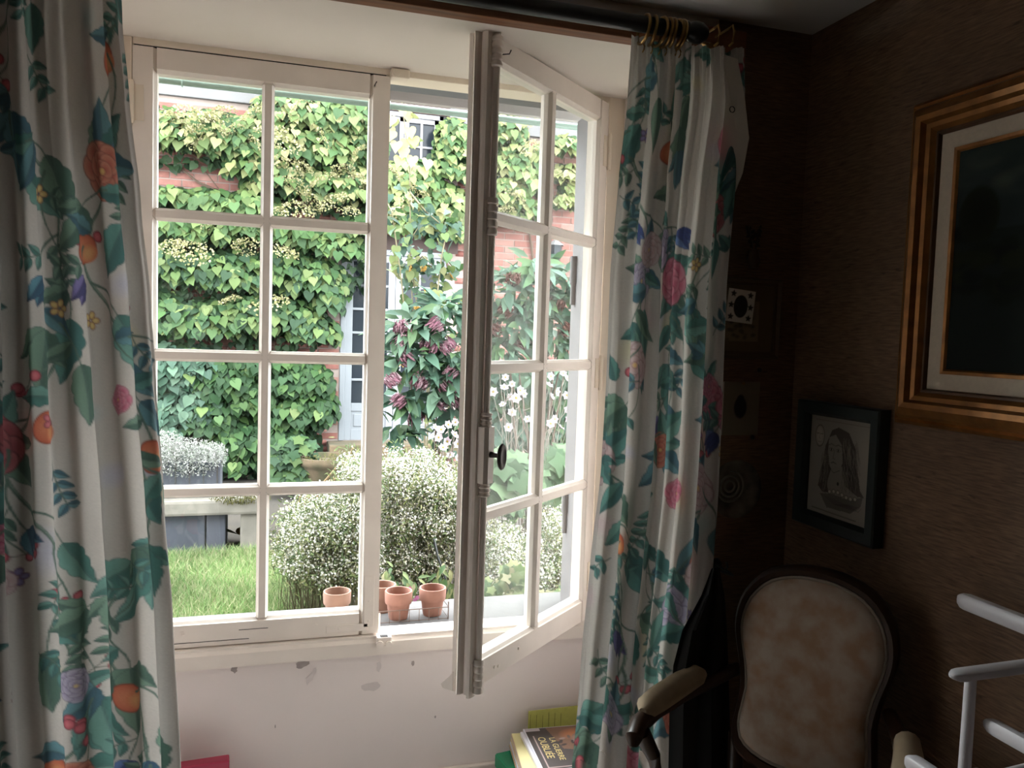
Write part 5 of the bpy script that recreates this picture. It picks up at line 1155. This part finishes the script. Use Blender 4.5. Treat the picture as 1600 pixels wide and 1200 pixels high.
aster(b, 'white flowered aster bush behind the open casement', [(790,850,34,36),(830,870,40,40),(870,830,34,44),(890,880,26,44),(800,910,36,26),(860,920,40,24),(770,890,20,40)], 1.3, 53)
# leafy filler plants at the foot of the beds
def filler(base, label, blobs, Y, cols, T, size):
    base = np.array(base); r_ = plant('leafy_plant', label, 'plant', base); parts = []
    cs = []
    for (px, py, rx, ry) in blobs:
        c = at(px, py, Y=Y); s = (Y-CAM[1])/FPX; t = clump(c, (rx*s, .15, ry*s), int(rx*ry*.06)+10, size, cols, T=T, lo=-.8); parts.append(scatter(*t)); cs.append([base, base+(np.array(c)-base)*.5, np.array(c)])
    V, F, C = join(parts); tag(link('foliage', np_mesh('foliage', V-base, F, M['leaf'], C), r_), kind='stuff'); stem_tubes(cs, .006, 5).build('stem', M['stem'], r_, tuple(base))
b = at(455, 745, Y=5.2); b[2] = -.02
filler(b, 'green leafy plant left of the stone planter', [(440,715,26,30),(465,710,26,30),(450,742,30,18),(480,735,20,20)], 5.2, DGREEN+GREEN[:2], LO, .10)
b = at(640, 960, Y=1.0); b[2] = -.02
filler(b, 'light green plant just behind the terracotta pots', [(615,905,18,22),(640,915,26,16),(700,900,18,30)], 1.0, YGREEN+GREEN, LA, .07)
b = at(830, 960, Y=.9); b[2] = -.02
filler(b, 'pale green weed behind the lower open casement pane', [(780,915,24,24),(800,890,18,20),(860,930,26,14)], .9, GREEN+YGREEN, LO, .06)
b = at(840, 800, Y=3.1); b[2] = -.02
filler(b, 'dark green background bush behind the anemones', [(775,600,30,34),(820,610,36,36),(875,610,36,36),(790,660,36,34),(845,665,36,34),(890,670,26,34)], 3.1, DGREEN+BGREEN, HE, .12)
# silver plant in its trough on the stone slab
YT = 3.55; c = at(290, 712, Y=YT)
x0, x1 = at(205, 750, Y=YT)[0], at(346, 750, Y=YT)[0]; zt0, zt1 = at(300, 762, Y=YT)[2], at(300, 728, Y=YT)[2]
zs0, zs1 = at(330, 806, Y=YT-.25)[2], at(330, 782, Y=YT-.25)[2]; sx0, sx1 = at(190, 800, Y=YT-.25)[0], at(408, 800, Y=YT-.25)[0]
slab = empty('stone_bench', ((sx0+sx1)/2, YT, 0), label='pale mossy stone slab bench at the far edge of the lawn', cat='bench'); so = ((sx0+sx1)/2, YT, 0)
MB().cbox(sx0, sx1, YT-.25, YT+.25, zs0, zs1, .02).build('slab', M['stone'], slab, so)
for a, b_ in ((sx0+.10, sx0+.52), (sx0+.53, sx1-.24)): MB().cbox(a, b_, YT-.19, YT+.18, -.02, zs0, .01).build('support', M['slate'], slab, so)
MB().cbox(sx1-.14, sx1-.01, YT-.22, YT+.10, -.02, zs0, .015).build('support', M['stone'], slab, so)
for a in (0, 1):
    p = at(365+a*18, 779, Y=YT-.27); mo = clump((p[0], YT-.2, zs1), (.16, .08, .05), 260, .02, [(130, 122, 62), (112, 108, 50), (96, 96, 52)], T=LA); v, f_, c_ = scatter(*mo); tag(link('moss', np_mesh('moss', v-np.array(so), f_, M['leaf'], c_), slab), kind='stuff')
tr = empty('planter_trough', ((x0+x1)/2, YT, zs1), label='slate grey trough planter on the stone bench', cat='planter'); to_ = ((x0+x1)/2, YT, zs1)
m = MB(); m.cbox(x0, x1, YT-.14, YT-.12, zs1, zt1+.05, .004); m.cbox(x0, x1, YT+.12, YT+.14, zs1, zt1+.05, .004); m.cbox(x0, x0+.02, YT-.12, YT+.12, zs1, zt1+.05, .004); m.cbox(x1-.02, x1, YT-.12, YT+.12, zs1, zt1+.05, .004); m.build('trough_wall', M['slate'], tr, to_)
MB().box(x0+.02, x1-.02, YT-.12, YT+.12, zs1+.01, zt1+.02).build('soil', M['soil'], tr, to_)
for x in np.linspace(x0+.12, x1-.02, 6): MB().box(x-.004, x+.004, YT-.1425, YT-.139, zs1, zt1+.048).build('board_seam', M['dark'], tr, to_)
b = np.array([(x0+x1)/2, YT, zt1+.02]); sv = plant('silver_plant', 'silvery white flowering cushion plant spilling over the trough', 'plant', b)
parts = []
for (px, py, rx, ry) in [(258,700,26,24),(290,710,34,24),(322,712,28,20),(300,730,40,12),(255,725,24,14),(340,712,14,16)]:
    c = at(px, py, Y=YT-.05); s = (YT-CAM[1])/FPX; n = int(rx*ry*2.6)
    d = unit(RN.standard_normal((n, 3))); pos = np.array(c)+d*np.array([rx*s, .2, ry*s])*RN.uniform(.5, 1.08, (n, 1))
    parts.append(scatter(LA, pos, RN.standard_normal((n, 3))+np.array([0, -.4, .6]), RN.standard_normal((n, 3))+np.array([0, 0, .3]), RN.uniform(.010, .026, n), palette([(224, 222, 216), (204, 206, 198), (178, 186, 170), (236, 234, 230)], n, EX*1.15, .08)))
V, F, C = join(parts); tag(link('foliage', np_mesh('foliage', V-b, F, M['leaf'], C), sv), kind='stuff')
stem_tubes([[b+np.array([q_, 0, 0]), b+np.array([q_*1.1, -.08, .12])] for q_ in np.linspace(-.4, .4, 9)], .004, 4).build('stem', M['stem'], sv, tuple(b))
# stone planter bowl by the door step
YP = 5.2; c = at(509, 716, Y=YP); rw = 43*(YP-CAM[1])/FPX; zb = at(509, 762, Y=YP)[2]; pl = empty('stone_planter', (c[0], YP, zb-.12), label='weathered terracotta stone bowl planter beside the door step', cat='planter')
hh = c[2]+.02-(zb-.12)
MB().lathe([(0, 0), (rw*.55, 0), (rw*.62, .03), (rw*.60, .06), (rw*.70, hh*.35), (rw*.86, hh*.72), (rw*.93, hh*.80), (rw*1.0, hh*.84), (rw*1.03, hh*.92), (rw*1.0, hh), (rw*.92, hh), (rw*.86, hh*.88), (0, hh*.84)], (0, 0, 0), 32).build('bowl', M['stone_brown'], pl, smooth=True)
MB().cbox(-.22, .22, -.22, .22, -(zb-.12), -.001, .02).build('pedestal', M['stone_brown'], pl)
mo = clump((.0, -.02, hh), (rw*.95, rw*.9, .03), 420, .022, [(132, 128, 66), (150, 140, 80), (100, 104, 54)], T=LA, lo=-1); v, f_, c_ = scatter(*mo); tag(link('moss', np_mesh('moss', v, f_, M['leaf'], c_), pl), kind='stuff')
# dry stalks lying across
for i, pts in enumerate([[(478,775),(505,755),(528,728),(556,712)],[(484,772),(520,748),(545,735)],[(496,770),(530,745),(552,700)],[(470,768),(500,758),(526,748)]]):
    P3 = [at(px, py, Y=3.2-.1*k_) for k_, (px, py) in enumerate(pts)]; P3[0][2] = max(P3[0][2], .3)
    P3 = [np.array([P3[0][0]-.05, 3.2, -.01])]+P3
    tag(MB().tube(P3, .008, 6).build('dry_stalk', M['straw'], smooth=True), ['thickest dry yellow stalk leaning before the stone planter', 'short dry yellow stalk below the stone planter', 'upright dry yellow stalk right of the stone planter', 'lowest dry yellow stalk in front of the planter'][i], 'stalk', 'dry stalks by the planter')
P3 = [at(px, py, Y=1.25) for px, py in ((702,935),(695,900),(684,870),(678,842))]; P3 = [np.array([P3[0][0], 1.25, 0])]+P3
tag(MB().tube(P3, .006, 6).build('dark_stake', M['black'], smooth=True), 'dark leaning garden stake between the asters near the pots', 'stake')
# lawn grass
n = 150000; gx = RN.uniform(-2.2, .5, n); gy_ = RN.uniform(.9, 3.2, n)**1.0; edge = np.interp(gy_, [.5, 2.0, 2.9, 3.22], [.55, .35, .15, -.05]); k = gx < edge-.02; gx, gy_ = gx[k], gy_[k]; n = len(gx)
L = RN.uniform(.035, .10, n); a = RN.uniform(0, 2*math.pi, n); le = RN.uniform(.2, .9, n)*L; w = RN.uniform(.0012, .0026, n); wa = RN.uniform(0, math.pi, n)
b0 = np.stack([gx, gy_, np.zeros(n)], -1); sd = np.stack([np.cos(wa)*w, np.sin(wa)*w, 0*w], -1); tipv = np.stack([np.cos(a)*le, np.sin(a)*le, L], -1); mid = tipv*np.array([.35, .35, .62])
V = np.stack([b0-sd, b0+sd, b0+mid-sd*.7, b0+mid+sd*.7, b0+tipv], 1).reshape(-1, 3); F = (np.array([(0, 1, 3), (0, 3, 2), (2, 3, 4)])[None]+(np.arange(n)*5)[:, None, None]).reshape(-1, 3)
C = np.repeat(palette([(128, 164, 92), (112, 152, 84), (146, 178, 108), (176, 188, 132), (206, 198, 156)], n, EX*1.7, .12)*(1+.3*np.sin(gx*5.1+gy_*3.3)*np.sin(gx*2.3-gy_*4.1))[:, None], 5, 0)
tag(link('lawn_grass', np_mesh('lawn_grass', V, F, M['leaf'], C)), 'long green grass blades of the lawn', 'grass', kind='stuff')
for i, (px, py, c, lb) in enumerate([(376,836,(206,178,120), 'dry tan leaf lying on the lawn near the stone bench'), (369,834,(186,196,130), 'pale green leaf lying beside the dry leaf on the lawn')]):
    p = at(px, py, Z=.06); me = np_mesh('fallen_leaf', HE[0]*.14, HE[1], M['leaf'], np.repeat(palette([c], 1, EX*1.1), len(HE[0]), 0)); o = link('fallen_leaf', me, None, tuple(p)); o.rotation_euler = (.5, -.2, i*2.0+.5); tag(o, lb, 'leaf')
# terracotta pots on the outer sill
for i, (px, py, s, mm, lb) in enumerate([(526, 973, 1.0, 'terracotta_pale', 'pale limed empty terracotta pot leftmost on the outer sill'), (597, 968, 1.0, 'terracotta_pale', 'terracotta pot half hidden behind the closed casement stile'), (622, 966, 1.0, 'terracotta', 'empty terracotta pot in the middle of the open window gap'), (675, 961, 1.0, 'terracotta', 'terracotta pot rightmost on the outer sill beside the open casement')]):
    Yp = (.23, .285, .185, .20)[i]; zz = .58-.0 if Yp > .2 else .5875
    zz = np.interp(Yp, [.09, .30, .46], [.594, .580, .570]); p = at(px, py, Y=Yp); r0 = .0465*s
    po = empty('terracotta_pot', (p[0], Yp, zz), label=lb, cat='pot', group='terracotta pots on the sill')
    Hh = .098
    MB().lathe([(0, 0), (r0*.66, 0), (r0*.70, .004), (r0*.86, Hh*.54), (r0*.87, Hh*.56)], (0, 0, 0), 32).build('pot_body', M[mm], po, smooth=True)
    MB().lathe([(r0*.86, Hh*.55), (r0*.97, Hh*.57), (r0*1.0, Hh*.62), (r0*1.02, Hh*.96), (r0*1.0, Hh), (r0*.90, Hh), (r0*.88, Hh*.97), (r0*.80, Hh*.45), (0, Hh*.42)], (0, 0, 0), 32).build('pot_rim', M[mm], po, smooth=True)
# wire guard round the pots
wx0, wx1 = at(480, 970, Y=.135)[0], at(700, 960, Y=.135)[0]; zz = .591
wr = empty('wire_guard', ((wx0+wx1)/2, .135, zz), label='rusty wire guard in front of the terracotta pots', cat='wire guard'); wo = ((wx0+wx1)/2, .135, zz)
for dz in (.004, .043): MB().tube([(wx0, .132, zz+dz), (wx1, .132, zz+dz), (wx1, .30, zz+dz-.006)], .0014, 6).build('wire', M['wire'], wr, wo)
for x in np.linspace(wx0, wx1, 15): MB().tube([(x, .132, zz), (x, .132, zz+.044)], .0012, 5).build('wire_upright', M['wire'], wr, wo)
MB().tube([(wx1, .132, zz), (wx1, .132, zz+.062)], .002, 6).build('corner_post', M['wire'], wr, wo)
# small pink flowers beside the pots
p = at(651, 940, Y=.33); pk = plant('pink_flower', 'small magenta flowers between the two right pots', 'flower', np.array([p[0], .40, .30]))
q = random.Random(6); cs = []
for i, (px, py) in enumerate([(648,938),(655,942),(652,934),(590,928),(640,920)]):
    P3 = at(px, py, Y=.40); v, f_, c_ = scatter(DI, np.zeros((1, 3)), np.array([[.2*math.sin(i), -.8, .5]]), np.array([[1.0, 0, 0]]), np.array([.011]), palette([(226, 110, 168), (236, 150, 196)], 1, EX*1.3)); o = link('blossom', np_mesh('blossom', v, f_, M['petal'], c_), pk); o.location = P3-np.array([p[0], .40, .30]); cs.append([np.array([p[0], .40, .30]), P3])
stem_tubes(cs, .0018, 4).build('stem', M['stem'], pk, (p[0], .40, .30))
print('tris', sum(len(o.data.polygons)*2 for o in bpy.data.objects if o.type == 'MESH'))
